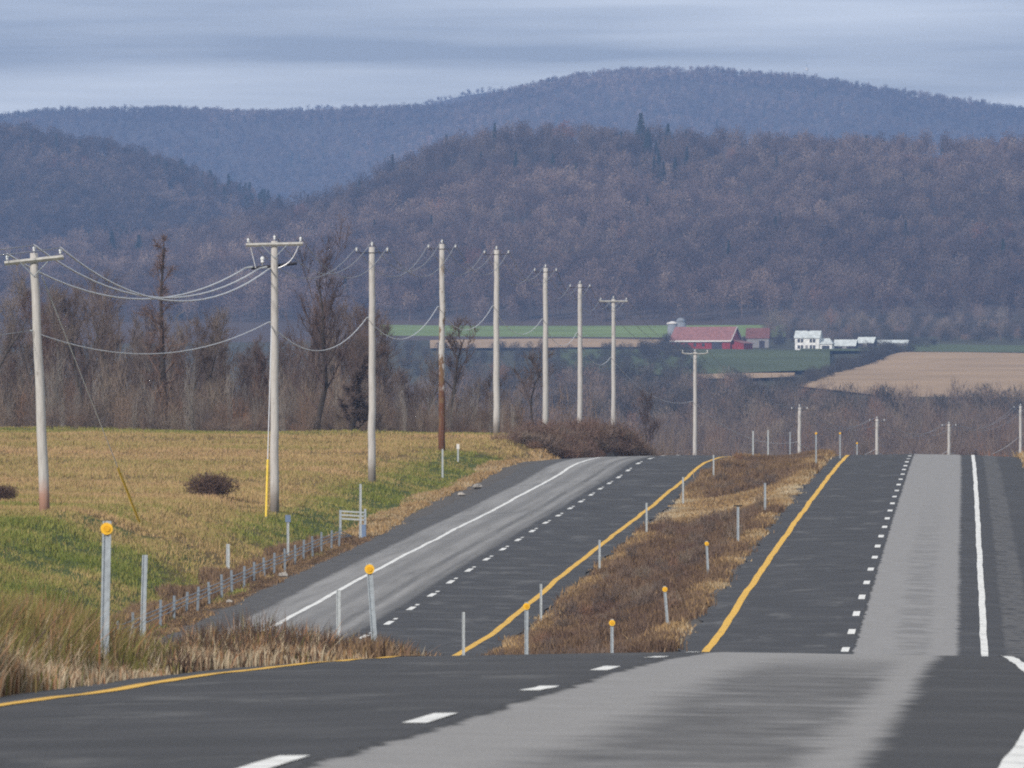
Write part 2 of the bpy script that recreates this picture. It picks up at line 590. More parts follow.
M['dull_roof'] = mat_siding('dull_red_roof', (.17, .07, .065), True, 1)
M['glass'] = simple('dark_window_glass', (.035, .04, .05), .2, 3, .15, 0, .6)
M['silo'] = mat_siding('grey_silo_staves', (.22, .24, .27), False, .6)
M['stone'] = simple('pale_field_stone', (.36, .33, .30), .25, 6)
M['crop_green'] = simple('green_winter_crop', (.165, .225, .072), .22, .02, .95, 0, .1)
M['stubble'] = simple('tan_stubble', (.36, .25, .155), .16, .03, .95, 0, .1)
M['meadow'] = simple('dull_green_meadow', (.075, .095, .042), .22, .02, .95, 0, .1)
M['hillfloor'] = simple('leaf_litter_floor', (.075, .056, .048), .25, .02, .95, 0, .1)
M['sign_blue'] = simple('grey_blue_plate', (.16, .22, .34), .1, 8, .5)

# ------------------------------------------------------------------ ground, roads, paint
rows = np.concatenate([np.linspace(-300, -10, 30), np.arange(0, 130, 2.0), np.arange(130, 720, 3.0), np.arange(720, 1100, 12.0),
                       np.arange(1100, 3400, 40.0), np.linspace(3400, 9150, 40)])


def lateral_cols(d):
    X, _ = stations(d)
    X = np.array(X)
    k = max(1.0, d / 700.0)
    left = X[0] + np.array([-3000, -1500, -800, -400, -200, -100, -40]) * 1.0
    right = X[-1] + np.array([40, 100, 200, 400, 800, 1500, 3000]) * 1.0
    fine = []
    for i in range(len(X) - 1):
        n = {0: 14, 1: 5, 2: 4, 3: 4, 17: 5, 18: 14}.get(i, 3)
        fine += list(X[i] + (X[i + 1] - X[i]) * np.arange(n) / n)
    return np.concatenate([left, fine, [X[-1]], right])


G = []
att = {'green': [], 'brown': [], 'gravel': [], 'valley': []}


def zone(x, d):
    """what grows here: green, brown (dead weeds), gravel weights"""
    x = np.asarray(x, float)
    d = np.asarray(d, float)
    o = x - XL(d)
    r = x - XR(d)
    px = 512 + F * x / np.maximum(d, 5)
    green = np.zeros(np.broadcast(x, d).shape)
    # wet green hollow low in the field, and a strip along the verge farther up
    green = np.maximum(green, .74 * (1 - sstep(280, 372, d + .9 * (px - 150) * .12 + 26 * wob(x, d, 9) + 12 * wob(x, d, 3))))
    green = np.maximum(green, .72 * sstep(-14.5 - .010 * (d - 380), -11.0, o) * sstep(330, 370, d) * (1 - sstep(505, 530, d)))
    green = np.maximum(green, .55 * np.exp(-((d - 352 + .4 * (x + 18)) / 9.0) ** 2) * (o < -15))
    green = np.maximum(green, .5 * sstep(548, 565, d) * (1 - sstep(640, 700, d)))
    brown = np.where((o > 4.4) & (r < -4.5), 1.0, 0.0)
    brown = np.maximum(brown, np.where((o > -8.6) & (o < -6.4) & (d < 372), .9, 0))
    brown = np.maximum(brown, np.where((o > -9.5) & (o < -6) & (d > 520), .9, 0))
    brown = np.maximum(brown, np.where((r > 6.6) & (r < 60), .8, 0))
    brown = np.maximum(brown, np.where((d < 140) & (o < 8) & (o > 4), .9, 0))
    brown = np.maximum(brown, np.where((d > 650), .9, 0))
    gravel = np.where((o > -7.3) & (o < 5.0), 1.0, 0) + np.where((r > -5.1) & (r < 7.0), 1.0, 0)
    gravel = np.where((d > 365) & (o > -8.0 - .004 * (d - 365)) & (o < -6), .7, gravel)
    valley = sstep(800, 1000, d) * np.ones_like(green)
    return green, brown, np.clip(gravel, 0, 1), valley


for d in rows:
    xs = lateral_cols(d)
    z = H(xs, d)
    o, r = xs - XL(d), xs - XR(d)
    under = ((o > -6.5) & (o < 4.4)) | ((r > -4.5) & (r < 6.4))
    z = z - np.where(under & (d < 950), .05, 0)
    G.append(np.stack([xs, np.full_like(xs, d), z], 1))
    for k, a in zip(att, zone(xs, d)):
        att[k].append(np.broadcast_to(a, xs.shape))
me = grid_mesh('ground', np.array(G), None, {k: np.array(v) for k, v in att.items()})
structure(link('ground', me, M['ground'], smooth=True))


def road_sheet(name, XC, ZC, offs, mat, d0, d1):
    ds = np.arange(d0, d1, 1.5)
    P, UV = [], []
    for d in ds:
        xo = np.array(offs, float).copy()
        xo[0] += .14 * wob(d, 3, 2.3) + .08 * wob(d, 1, .8)
        xo[-1] += .14 * wob(d, 9, 2.3)
        x = XC(d) + xo
        z = np.interp(xo, offs_z[name][0], offs_z[name][1]) + ZC(d) + EYE + .012
        z = z + .010 * wob(d, 0, 4.0) + .006 * wob(xo * 3, d, 2.0)
        P.append(np.stack([x, np.full_like(x, d), z], 1))
        UV.append(np.stack([xo, np.full_like(x, d)], 1))
    return structure(link(name, grid_mesh(name, np.array(P), np.array(UV)), mat, smooth=True))


offs_z = {'road': ([-4.7, -3.66, 0, 3.66, 6.6], [-.13, -.06, 0, -.06, -.2]),
          'road_beyond_the_median': ([-6.7, -3.66, 0, 3.66, 4.6], [-.22, -.09, 0, -.07, -.12])}
road_sheet('road', XR, ZR, [-4.5, -4.2, -3.66, -2.4, -1.2, 0, 1.2, 2.4, 3.66, 4.6, 5.6, 6.4], M['road_r'], -120, 800)
road_sheet('road_beyond_the_median', XL, ZL, [-6.6, -6.0, -5, -3.66, -2.4, -1.2, 0, 1.2, 2.4, 3.66, 4.1, 4.45], M['road_l'], -60, 800)


def surf(which, xo, d):
    XC, ZC = (XR, ZR) if which == 'road' else (XL, ZL)
    z = np.interp(xo, *offs_z[which]) + ZC(d) + EYE + .012 + .010 * wob(d, 0, 4.0) + .006 * wob(np.asarray(xo) * 3, d, 2.0)
    return np.stack([XC(d) + xo, d, z + .006], -1)


def paint_line(name, which, xo, d0, d1, w, mat, wander=.03, warp=None):
    ds = np.arange(d0, d1, 1.0)
    o = xo + wander * wob(ds, xo * 7, 5.0)
    if warp is not None:
        o = o + warp(ds)
    ww = np.asarray([w(d) if callable(w) else w for d in ds]) * (1 + .06 * wob(ds, 5, 1.1))
    P = np.stack([surf(which, o - ww / 2, ds), surf(which, o, ds), surf(which, o + ww / 2, ds)], 1)
    return structure(link(name, grid_mesh(name, P), mat))


def lw(d):
    return .135 if d < 115 else .19


near_bulge = hermite([(-50, -.04), (40, -.01), (45, .06), (52, .18), (60, .28), (75, .33), (85, .29), (95, .2), (130, 0), (600, 0)])
paint_line('edge_line', 'road', 3.66, -100, 700, lw, M['white'], .018, near_bulge)
paint_line('edge_line', 'road', -3.66, -100, 700, lambda d: .19 if d < 115 else .22, M['yellow'], .03)
paint_line('edge_line', 'road_beyond_the_median', -3.66, 40, 700, .20, M['white'], .03)
paint_line('edge_line', 'road_beyond_the_median', 3.66, 40, 700, .21, M['yellow'], .035)


def dashes(name, which, centres, w):
    """one strip of lane dashes"""
    V, Fc = [], []
    for c in centres:
        L = 3.05
        ww = w if c > 115 else w * .8
        ds = np.linspace(c - L / 2, c + L / 2, 5)
        o = .02 * wob(c, 2, 9)
        a = surf(which, np.full_like(ds, o - ww / 2), ds)
        b = surf(which, np.full_like(ds, o + ww / 2), ds)
        n = len(V)
        V += list(map(tuple, a)) + list(map(tuple, b))
        Fc += [(n + i, n + 5 + i, n + 6 + i, n + 1 + i) for i in range(4)]
        # ghost of an older, worn stripe just behind
        if c > 200 or True:
            g = c + L / 2 + (1.9 if which != 'road' else 1.2)
            ds2 = np.linspace(g - .55, g + .55, 3)
            a = surf(which, np.full_like(ds2, o - ww * .3), ds2)
            b = surf(which, np.full_like(ds2, o + ww * .34), ds2)
            if which != 'road':
                n = len(V)
                V += list(map(tuple, a)) + list(map(tuple, b))
                Fc += [(n + i, n + 3 + i, n + 4 + i, n + 1 + i) for i in range(2)]
    me = bpy.data.meshes.new(name)
    me.from_pydata(V, [], Fc)
    return structure(link(name, me, M['white']))


dashes('lane_markings', 'road', [43.2 + 12.2 * k for k in range(-6, 48)], .20)
dashes('lane_markings', 'road_beyond_the_median', [262 + 12.2 * k for k in range(-10, 24)], .20)

# ------------------------------------------------------------------ blades of grass and weeds


def blades(P, hgt, wid, nb, spread, lean, tint, tvar, seed, name, mat, label, cat, heads=0.0):
    """P [N,3] tuft feet; every tuft gets nb bent blades"""
    g = np.random.default_rng(seed)
    N = len(P)
    B = np.repeat(P, nb, 0)
    K = len(B)
    hh = np.repeat(hgt, nb) * g.uniform(.55, 1.15, K)
    ww = np.repeat(np.broadcast_to(wid, N), nb) * g.uniform(.6, 1.3, K)
    B = B.copy()
    B[:, :2] += g.normal(0, spread, (K, 2))
    B[:, 2] -= .04
    a = g.uniform(0, 2 * np.pi, K)
    ln = np.abs(g.normal(0, lean, K)) * hh
    dx, dy = np.cos(a), np.sin(a)
    f = g.uniform(-.9, .9, K)     # facing
    sx, sy = np.cos(f), np.sin(f)
    V = np.empty((K, 5, 3))
    wx, wy = sx * ww / 2, sy * ww / 2
    V[:, 0] = B + np.stack([-wx, -wy, 0 * wx], 1)
    V[:, 1] = B + np.stack([wx, wy, 0 * wx], 1)
    mid = B + np.stack([dx * ln * .35, dy * ln * .35, hh * .6], 1)
    k2 = .8 + heads * g.uniform(0, 1.6, K)
    V[:, 2] = mid + np.stack([-wx * k2, -wy * k2, 0 * wx], 1)
    V[:, 3] = mid + np.stack([wx * k2, wy * k2, 0 * wx], 1)
    V[:, 4] = B + np.stack([dx * ln, dy * ln, hh], 1)
    base = np.arange(K)[:, None] * 5
    T = np.concatenate([base + np.array([0, 1, 3]), base + np.array([0, 3, 2]), base + np.array([2, 3, 4])], 0)
    tt = np.clip(np.repeat(tint, nb) + g.normal(0, tvar, K), 0, 1)
    me = tri_mesh(name, V.reshape(-1, 3), T, np.repeat(tt, 5))
    return stuff(link(name, me, mat), label, cat)


def scatter(n, d0, d1, lo, hi, seed, pw=1.0):
    g = np.random.default_rng(seed)
    d = d0 + (d1 - d0) * g.random(n) ** pw
    t = g.random(n)
    lo_, hi_ = lo(d), hi(d)
    x = lo_ + (hi_ - lo_) * t
    return x, d, g


# golden and green field beyond the far carriageway
x, d, g = scatter(72000, 215, 660, lambda d: np.minimum(-.0655 * d - 4, XL(d) - 12), lambda d: XL(d) - 7.6 - .3 * sstep(365, 500, d) - .8 * wob(d, 0, 6), 11)
gr, br, gv, _ = zone(x, d)
patch = .5 + .5 * wob(x, d, 5.0)
keep = (gv < .5) & (g.random(len(x)) < .35 + .65 * patch)
x, d, gr, br, patch = x[keep], d[keep], gr[keep], br[keep], patch[keep]
tint = .80 - .58 * np.clip(gr + .35 * (wob(x, d, 4) * .7 + wob(x, d, 1.7) * .5), 0, 1) + .10 * wob(x, d, 7) + .16 * wob(x * .35, d, 11) - .10
h = (.20 + .10 * wob(x, d, 3) + .08 * patch) * (1 - .3 * gr)
P = np.stack([x, d, H(x, d)], 1)
blades(P, np.clip(h, .08, None), .022 + .014 * (d / 500), 8, .14, .5, tint, .12, 21, 'field_grass', M['grass'],
       'golden and green autumn field grass beyond the far carriageway', 'grass')

# dead weeds in the median
x, d, g = scatter(60000, 96, 560, lambda d: XL(d) + 4.75 + .3 * wob(d, 4, 3), lambda d: XR(d) - 4.75 + .3 * wob(d, 8, 3), 12, .85)
rel = (x - XL(d) - 4.7) / (XR(d) - XL(d) - 9.4)
edge = 1 - np.clip(np.minimum(rel, 1 - rel) * 5, 0, 1)
cl = .5 + .5 * np.clip(wob(x, d, 2.6) + .6 * wob(x, d, 7), -1, 1)
edge = edge * np.clip(.55 + .75 * wob(x * 1.5, d, 4.5), .08, 1)
golden = np.exp(-((d - 404) / 24) ** 4)                       # a band of short golden grass
ruddy = sstep(420, 440, d)
crossing = np.exp(-((d - 374 + (x - 10) * .8) / 4.5) ** 2)
keep = g.random(len(x)) < (.30 + .70 * cl) * (1 - .85 * crossing * (rel > .35))
hh = (.17 + .34 * cl) * (1 - .6 * edge) * (1 - .5 * golden) * (1 + .5 * ruddy)
hh = np.clip(hh, .1, None) * np.clip((560 - d) / 60, .3, 1)
tint = .27 + .12 * wob(x, d, 3.5) + .52 * edge + .40 * golden * (wob(x, d, 4) * .15 + 1) + .08 * ruddy
tint = tint + .12 * (g.random(len(x)) - .3) * (1 - cl)
s = keep
P = np.stack([x, d, H(x, d)], 1)[s]
blades(P, hh[s], 0.016 + .014 * (d[s] / 400), 9, .14, .34, tint[s], .13, 22, 'median_weeds', M['weed'],
       'dead brown weeds filling the median between the two carriageways', 'weeds', .6)

# the verge at the left of the near crest: tall grass, brown seed heads, a pale fringe along the asphalt
x, d, g = scatter(30000, 46, 135, lambda d: np.maximum(XR(d) - 13.5, -.080 * d - 2.0), lambda d: XR(d) - 4.72 + .16 * wob(d, 3, 1.2), 13, .9)
r = x - XR(d)
fr = np.exp(-((r + 4.7) / .62) ** 2)
pxx = 512 + F * x / d
tall = sstep(235, 40, pxx)
cl = .5 + .5 * np.clip(wob(x, d, 1.3) + .5 * wob(x, d, 3), -1, 1)
hh = (.24 + .30 * cl + .95 * tall * (.6 + .4 * sstep(110, 40, pxx))) * (1 - .80 * fr) * (.55 + .75 * np.clip(.5 + .5 * wob(x * 1.7, d * .6, 1.9), 0, 1))
hh = hh + (1 - .6 * fr) * (.2 + .75 * cl) * .62 * sstep(150, 200, pxx) * (1 - sstep(290, 350, pxx)) + (1 - .6 * fr) * (.2 + .7 * cl) * .40 * sstep(290, 340, pxx) * (1 - sstep(440, 480, pxx))
keep = g.random(len(x)) < (.45 + .55 * cl)
tint = np.where(g.random(len(x)) < tall * .9, .14 + .58 * np.clip(.5 + .5 * wob(x * 2.2, d, 1.1) + .25 * g.normal(0, 1, len(x)), 0, 1), .08 + .52 * g.random(len(x)) ** 1.6)
tint = np.where(pxx > 150 + 30 * g.random(len(x)), np.where(g.random(len(x)) < .80, .11 * g.random(len(x)), .70 + .12 * g.random(len(x))), tint)
frt = np.exp(-((r + 4.7) / .40) ** 2) * np.where(pxx > 165, .35 + .3 * g.random(len(x)), .9)
tint = np.where(g.random(len(x)) < frt, .93, tint)
s = keep
P = np.stack([x, d, H(x, d)], 1)[s]
blades(P, np.clip(hh[s], .06, None), .006 + .004 * (d[s] / 80), 15, .08, .30, tint[s], .11, 23, 'verge_grass', M['verge'],
       'tall orange and straw verge grass left of the near crest', 'grass', .5)

# weeds behind and under the cable guardrail, on the cut bank and the right hand verge
x, d, g = scatter(14000, 200, 372, lambda d: XL(d) - 9.4 + .5 * wob(d, 2, 7), lambda d: XL(d) - 6.75 + .15 * wob(d, 6, 2), 14)
P = np.stack([x, d, H(x, d)], 1)
cl = .5 + .5 * np.clip(wob(x, d, 2.5) + .6 * wob(x, d, 6), -1, 1)
blades(P, (.15 + .45 * cl) * np.where(x - XL(d) > -7.75, .35, 1.0), .025, 8, .12, .35, .34 + .25 * (wob(x, d, 4) * .5 + .5) * g.random(len(x)) * 1.5, .1, 24, 'bank_weeds', M['weed'],
       'brown weeds along the foot of the cable guardrail', 'weeds', .8)
x, d, g = scatter(11000, 372, 640, lambda d: XL(d) - 9.0 - .6 * wob(d, 2, 9), lambda d: XL(d) - 6.9 - 1.1 * sstep(375, 420, d) + .35 * wob(d, 6, 2), 15)
P = np.stack([x, d, H(x, d)], 1)
blades(P, .12 + .16 * g.random(len(x)) + .5 * sstep(545, 575, d), .04, 5, .13, .4, np.where(d > 545, .3, .72) + .1 * wob(x, d, 5), .1, 25, 'shoulder_grass', M['weed'],
       'short straw grass edging the gravel shoulder of the far carriageway', 'grass', .5)
x, d, g = scatter(16000, 60, 600, lambda d: XR(d) + 6.55 + .2 * wob(d, 2, 4), lambda d: XR(d) + 16, 16)
P = np.stack([x, d, H(x, d)], 1)
cl = .5 + .5 * np.clip(wob(x, d, 2.5) + .6 * wob(x, d, 6), -1, 1)
blades(P, .15 + .5 * cl, .035, 5, .13, .4, .75 - .35 * sstep(7.2, 9, x - XR(d)) + .1 * wob(x, d, 5), .1, 26, 'outer_verge_weeds', M['weed'],
       'straw and rust coloured weeds outside the right hand shoulder', 'weeds', .6)

# ------------------------------------------------------------------ trees


def grow(seed, height, rt, spread, nb, gnarl=.12, clear=.25, twl=1.0, twn=4, sub=6, up=.35, form='broom'):
    """trunk polyline, limb segments and twig slivers of a leafless tree"""
    g = np.random.default_rng(seed)
    trunk, segs, tw = [], [], []
    p = np.zeros(3)
    d = np.array([0, 0, 1.0])
    n = 9
    pts, rr = [p.copy()], [rt * 1.25]
    for i in range(n):
        d = d + g.normal(0, gnarl, 3) * np.array([1, 1, .2])
        d[2] = max(d[2], .75)
        d /= np.linalg.norm(d)
        p = p + d * height / n
        pts.append(p.copy())
        rr.append(rt * (1 - .9 * ((i + 1) / n)) + .012)
    trunk = (pts, rr)

    def branch(p, d, L, r, lvl):
        m = 4 if lvl == 1 else 3 if lvl == 2 else 2
        q = p.copy()
        path = [q.copy()]
        for i in range(m):
            d = d + g.normal(0, .15, 3) + np.array([0, 0, up * .35])
            d /= np.linalg.norm(d)
            q2 = q + d * L / m
            segs.append((q.copy(), q2.copy(), r * (1 - .6 * i / m), r * (1 - .6 * (i + 1) / m)))
            q = q2
            path.append(q.copy())
        if lvl < 3:
            k = sub if lvl == 1 else max(3, sub - 2)
            for j in range(k):
                t = g.uniform(.25, 1.0) * m
                i = min(int(t), m - 1)
                s = path[i] + (path[i + 1] - path[i]) * (t - i)
                dd = d + g.normal(0, .46 if form == 'broom' else .75, 3)
                dd[2] = dd[2] * .8 + up
                dd /= np.linalg.norm(dd)
                branch(s, dd, L * g.uniform(.4, .62), r * .42, lvl + 1)
        if lvl >= 2:
            for j in range(twn * (2 if lvl == 3 else 1)):
                t = g.uniform(.3, 1.0) * m
                i = min(int(t), m - 1)
                s = path[i] + (path[i + 1] - path[i]) * (t - i)
                dd = d + g.normal(0, .40 if form == 'broom' else .7, 3)
                dd /= np.linalg.norm(dd)
                tw.append((s, s + dd * twl * g.uniform(.5, 1.2)))
    for j in range(nb):
        t = clear + (1 - clear) * (j + g.random()) / nb
        t = min(t, .985)
        i = min(int(t * n), n - 1)
        s = pts[i] + (pts[i + 1] - pts[i]) * (t * n - i)
        a = j * 2.4 + g.normal(0, .5)
        el = g.uniform(.55, 1.0) + .3 * t if form == 'broom' else g.uniform(.25, .9) + .5 * t
        dd = np.array([math.cos(a) * math.cos(el), math.sin(a) * math.cos(el), math.sin(el)])
        L = spread * (1.25 - .55 * t if form == 'broom' else 1.2 - .95 * t) * g.uniform(.65, 1.2)
        branch(s, dd, L, rt * .38 * (1.1 - .7 * t), 1)
    return trunk, segs, tw


def tree_meshes(key, *a, twigw=.028, **k):
    k.setdefault('twn', 3)
    k.setdefault('sub', 5)
    trunk, segs, tw = grow(*a, **k)
    m = MB()
    m.tube(trunk[0], trunk[1], 7)
    # big limbs belong to the trunk mesh; the rest is the crown
    me1 = bpy.data.meshes.new(key + '_trunk')
    me1.from_pydata(m.v, [], m.f)
    P0 = np.array([s[0] for s in segs])
    P1 = np.array([s[1] for s in segs])
    r0 = np.maximum(np.array([s[2] for s in segs]), .012)
    r1 = np.maximum(np.array([s[3] for s in segs]), .009)
    t = P1 - P0
    t /= np.linalg.norm(t, axis=1)[:, None] + 1e-9
    up = np.where(np.abs(t[:, :1]) < .8, np.array([[1.0, 0, 0]]), np.array([[0, 1.0, 0]]))
    a_ = np.cross(t, up)
    a_ /= np.linalg.norm(a_, axis=1)[:, None] + 1e-9
    b_ = np.cross(t, a_)
    K = len(P0)
    V = np.empty((K, 6, 3))
    for i in range(3):
        c, s = math.cos(2.094 * i), math.sin(2.094 * i)
        o = a_ * c + b_ * s
        V[:, i] = P0 + o * r0[:, None]
        V[:, 3 + i] = P1 + o * r1[:, None]
    b0 = np.arange(K)[:, None] * 6
    T = np.concatenate([b0 + np.array(q) for q in ((0, 1, 4), (0, 4, 3), (1, 2, 5), (1, 5, 4), (2, 0, 3), (2, 3, 5))], 0)
    W0 = np.array([q[0] for q in tw])
    W1 = np.array([q[1] for q in tw])
    g = np.random.default_rng(5)
    side = np.cross(W1 - W0, g.normal(0, 1, W0.shape))
    side /= np.linalg.norm(side, axis=1)[:, None] + 1e-9
    V2 = np.stack([W0 - side * twigw / 2, W0 + side * twigw / 2, W1], 1).reshape(-1, 3)
    T2 = np.arange(len(V2)).reshape(-1, 3) + K * 6
    me2 = tri_mesh(key + '_crown', np.concatenate([V.reshape(-1, 3), V2]), np.concatenate([T, T2]))
    return me1, me2


TREES = [tree_meshes('tree_a', 101, 11.0, .17, 4.2, 15, twigw=.022),
         tree_meshes('tree_b', 102, 9.5, .14, 3.4, 14, clear=.2, twigw=.022),
         tree_meshes('tree_c', 103, 10.2, .15, 2.4, 16, clear=.3, twigw=.022, up=.5),
         tree_meshes('tree_d', 104, 8.0, .12, 3.2, 16, clear=.1, twigw=.024),
         tree_meshes('tree_e', 105, 9.0, .10, 1.5, 14, clear=.35, twigw=.022, up=.6, gnarl=.05),
         tree_meshes('tree_f', 106, 6.5, .11, 3.0, 16, clear=.05, gnarl=.2, twigw=.024)]


def place_tree(k, x, d, s, rz, label, group, twig='twigs', bark='bark', name='bare_tree', meshes=None, sz=None):
    root = empty(name, (x, d, float(H(x, d)) - .12), rz)
    tag(root, label, 'tree', group)
    tr, cr = meshes or TREES[k]
    for nm, me, mt in (('trunk', tr, bark), ('crown', cr, twig)):
        o = bpy.data.objects.new(nm, me)
        COL.objects.link(o)
        o.parent = root
        if not len(me.materials):
            me.materials.append(None)
        o.material_slots[0].link = 'OBJECT'
        o.material_slots[0].material = M[mt]
    root.scale = (s, s, sz or s)
    return root


# trees one can tell apart
big = tree_meshes('tall_tree', 211, 14.4, .27, 2.3, 24, clear=.10, gnarl=.035, twigw=.026, twn=3, twl=.7, sub=5, form='spire')
place_tree(0, *at(165, 430, 640)[:2], 1.0, .4, 'tallest dark leafless tree in the roadside treeline, between the first two power poles', None, 'twigs_red', 'bark_dark', meshes=big)
fork = tree_meshes('forked_tree', 207, 11.5, .24, 4.0, 16, clear=.16, gnarl=.10, twigw=.025, twn=3)
place_tree(0, *at(316, 428, 618)[:2], 1.0, 2.1, 'dark forked bare tree at the field edge, between the second and third power poles', None, 'twigs', 'bark_dark', meshes=fork)
ivy = tree_meshes('vine_tree', 208, 6.2, .22, 1.3, 22, clear=.05, gnarl=.16, twigw=.05, twn=6, twl=.5, sub=6, form='spire')
place_tree(0, *at(352, 428, 612)[:2], 1.0, .3, 'short bushy dark tree choked with vines, beside the third power pole', None, 'twigs', 'bark_dark', meshes=ivy)
snag = tree_meshes('snag_tree', 209, 9.2, .26, 2.6, 10, clear=.35, gnarl=.07, twigw=.04, twn=3, sub=4)
place_tree(0, *at(449, 426, 640)[:2], .82, 1.4, 'dark broken tree standing right behind the peeling power pole', None, 'twigs', 'bark_dark', meshes=snag)
bend = tree_meshes('bent_tree', 210, 6.5, .12, 2.6, 10, clear=.3, gnarl=.2, twigw=.035, twn=3, sub=4)
place_tree(0, *at(531, 424, 660)[:2], .9, 2.4, 'small twisted bare tree left of the sixth power pole on the brushy bank', None, 'twigs', 'bark_dark', meshes=bend)
place_tree(2, *at(640, 452, 760)[:2], .8, 2.4, 'small pale leaning bare tree just right of the eighth power pole', None, 'twigs', 'bark')

# the treeline as individuals: nothing in the photograph tells these apart
g = np.random.default_rng(31)
GL = 'leafless grey brown trees of the roadside treeline'
for i in range(120):
    px = -60 + 560 * (i + g.random()) / 120
    d = g.uniform(640, 790)
    cap = 1.0 if px < 390 else .62
    cap *= .9 + .2 * g.random()
    k = int(g.choice([0, 1, 2, 3, 4, 4, 5, 2]))
    s = cap * g.uniform(.66, 1.02)
    if 200 < px < 250 or px > 430:
        s *= .85
    place_tree(k, (px - 512) / F * d, d, s, g.uniform(0, 6.28), 'slender leafless tree standing in the grey brown treeline beyond the field', GL,
               str(g.choice(['twigs', 'twigs', 'twigs', 'twigs', 'twigs_red'])), 'bark')
GR = 'leafless scrub trees beyond the road crest'
for i in range(64):
    px = 500 + 600 * (i + g.random()) / 64
    d = max(785, 800 + (px - 700) * .95) + g.uniform(15, 260)
    k = int(g.choice([1, 3, 4, 5, 5, 2]))
    s = g.uniform(.55, .95) * (.85 if px > 650 else .8)
    place_tree(k, (px - 512) / F * d, d, s, g.uniform(0, 6.28), 'small leafless tree in the brown scrub just beyond the road crest', GR,
               str(g.choice(['twigs', 'twigs_red', 'twigs'])), 'bark')

# masses of brush, scrub and hillside wood: points with an instanced plant
LIB = bpy.data.collections.new('plant_library')


def sliver_plant(key, seed, h, rad, n, L, w, mat, stems=6, upb=.5, trunk=None, low=.0, mode='ball'):
    g = np.random.default_rng(seed)
    if mode == 'cone':
        zz = h * g.random(n) ** 1.4
        a = g.uniform(0, 6.283, n)
        rr = rad * (1 - zz / h) * np.sqrt(g.random(n)) + .05
        P = np.stack([np.cos(a) * rr, np.sin(a) * rr, zz + h * .05], 1)
        D = np.stack([np.cos(a), np.sin(a), -.35 + 0 * a], 1) + g.normal(0, .3, (n, 3))
    else:
        V3 = g.normal(0, 1, (n, 3))
        V3 /= np.linalg.norm(V3, axis=1)[:, None]
        r = g.random(n) ** .45
        # lumpy outline
        lump = 1 + .22 * np.sin(3.1 * V3[:, 0] * 2 + seed) * np.cos(2.3 * V3[:, 1] * 2 - seed)
        P = V3 * (r * lump)[:, None] * np.array([rad, rad, (h * (1 - low)) / 2]) + np.array([0, 0, h * low + h * (1 - low) / 2])
        D = V3 * .6 + g.normal(0, .55, (n, 3)) + np.array([0, 0, upb])
    D /= np.linalg.norm(D, axis=1)[:, None]
    ll = L * g.uniform(.5, 1.3, n)
    side = np.cross(D, g.normal(0, 1, (n, 3)))
    side /= np.linalg.norm(side, axis=1)[:, None] + 1e-9
    ww = (w * g.uniform(.6, 1.4, n))[:, None]
    A = P - D * ll[:, None] * .4
    V = np.stack([A - side * ww / 2, A + side * ww / 2, P + D * ll[:, None] * .6], 1).reshape(-1, 3)
    T = [np.arange(len(V)).reshape(-1, 3)]
    V = [V]
    off = len(V[0])
    for i in range(stems):
        b = np.array([g.normal(0, rad * .18), g.normal(0, rad * .18), -.3]) if trunk is None else np.array([0, 0, -.5])
        e = np.array([g.normal(0, rad * .5), g.normal(0, rad * .5), h * g.uniform(.6, .95)]) if trunk is None else np.array([g.normal(0, rad * .25), g.normal(0, rad * .25), h * g.uniform(.7, .92)])
        wd = trunk or .05
        for s_ in ((wd, 0, 0), (0, wd, 0)):
            s_ = np.array(s_) / 2
            V.append(np.array([b - s_, b + s_, e + s_ * .25, e - s_ * .25]))
            T.append(np.array([[0, 1, 2], [0, 2, 3]]) + off)
            off += 4
    me = tri_mesh(key, np.concatenate(V), np.concatenate(T))
    me.materials.append(mat)
    return bpy.data.objects.new(key, me)


def library(name, objs):
    c = bpy.data.collections.new(name)
    for o in objs:
        c.objects.link(o)
    return c


def instancer(name, P, scl, rot, idx, coll, label, cat):
    me = bpy.data.meshes.new(name)
    me.from_pydata([tuple(p) for p in P], [], [])
    for k, a, ty in (('scl', scl, 'FLOAT'), ('rot', rot, 'FLOAT'), ('idx', idx, 'INT')):
        t_ = me.attributes.new(k, ty, 'POINT')
        t_.data.foreach_set('value', np.asarray(a, np.int32 if ty == 'INT' else np.float32))
    o = bpy.data.objects.new(name, me)
    COL.objects.link(o)
    ng = bpy.data.node_groups.new(name, 'GeometryNodeTree')
    ng.interface.new_socket('Geometry', in_out='INPUT', socket_type='NodeSocketGeometry')
    ng.interface.new_socket('Geometry', in_out='OUTPUT', socket_type='NodeSocketGeometry')
    N = ng.nodes
    gi, go = N.new('NodeGroupInput'), N.new('NodeGroupOutput')
    ip = N.new('GeometryNodeInstanceOnPoints')
    ci = N.new('GeometryNodeCollectionInfo')
    ci.inputs['Collection'].default_value = coll
    ci.inputs['Separate Children'].default_value = True
    ci.inputs['Reset Children'].default_value = True

    def named(n, ty):
        a = N.new('GeometryNodeInputNamedAttribute')
        a.data_type = ty
        a.inputs['Name'].default_value = n
        return a.outputs[0]
    L = ng.links.new
    L(gi.outputs[0], ip.inputs['Points'])
    L(ci.outputs[0], ip.inputs['Instance'])
    ip.inputs['Pick Instance'].default_value = True
    L(named('idx', 'INT'), ip.inputs['Instance Index'])
    cx = N.new('ShaderNodeCombineXYZ')
    L(named('rot', 'FLOAT'), cx.inputs['Z'])
    L(cx.outputs[0], ip.inputs['Rotation'])
    L(named('scl', 'FLOAT'), ip.inputs['Scale'])
    L(ip.outputs[0], go.inputs[0])
    md = o.modifiers.new('plants', 'NODES')
    md.node_group = ng
    return stuff(o, label, cat)


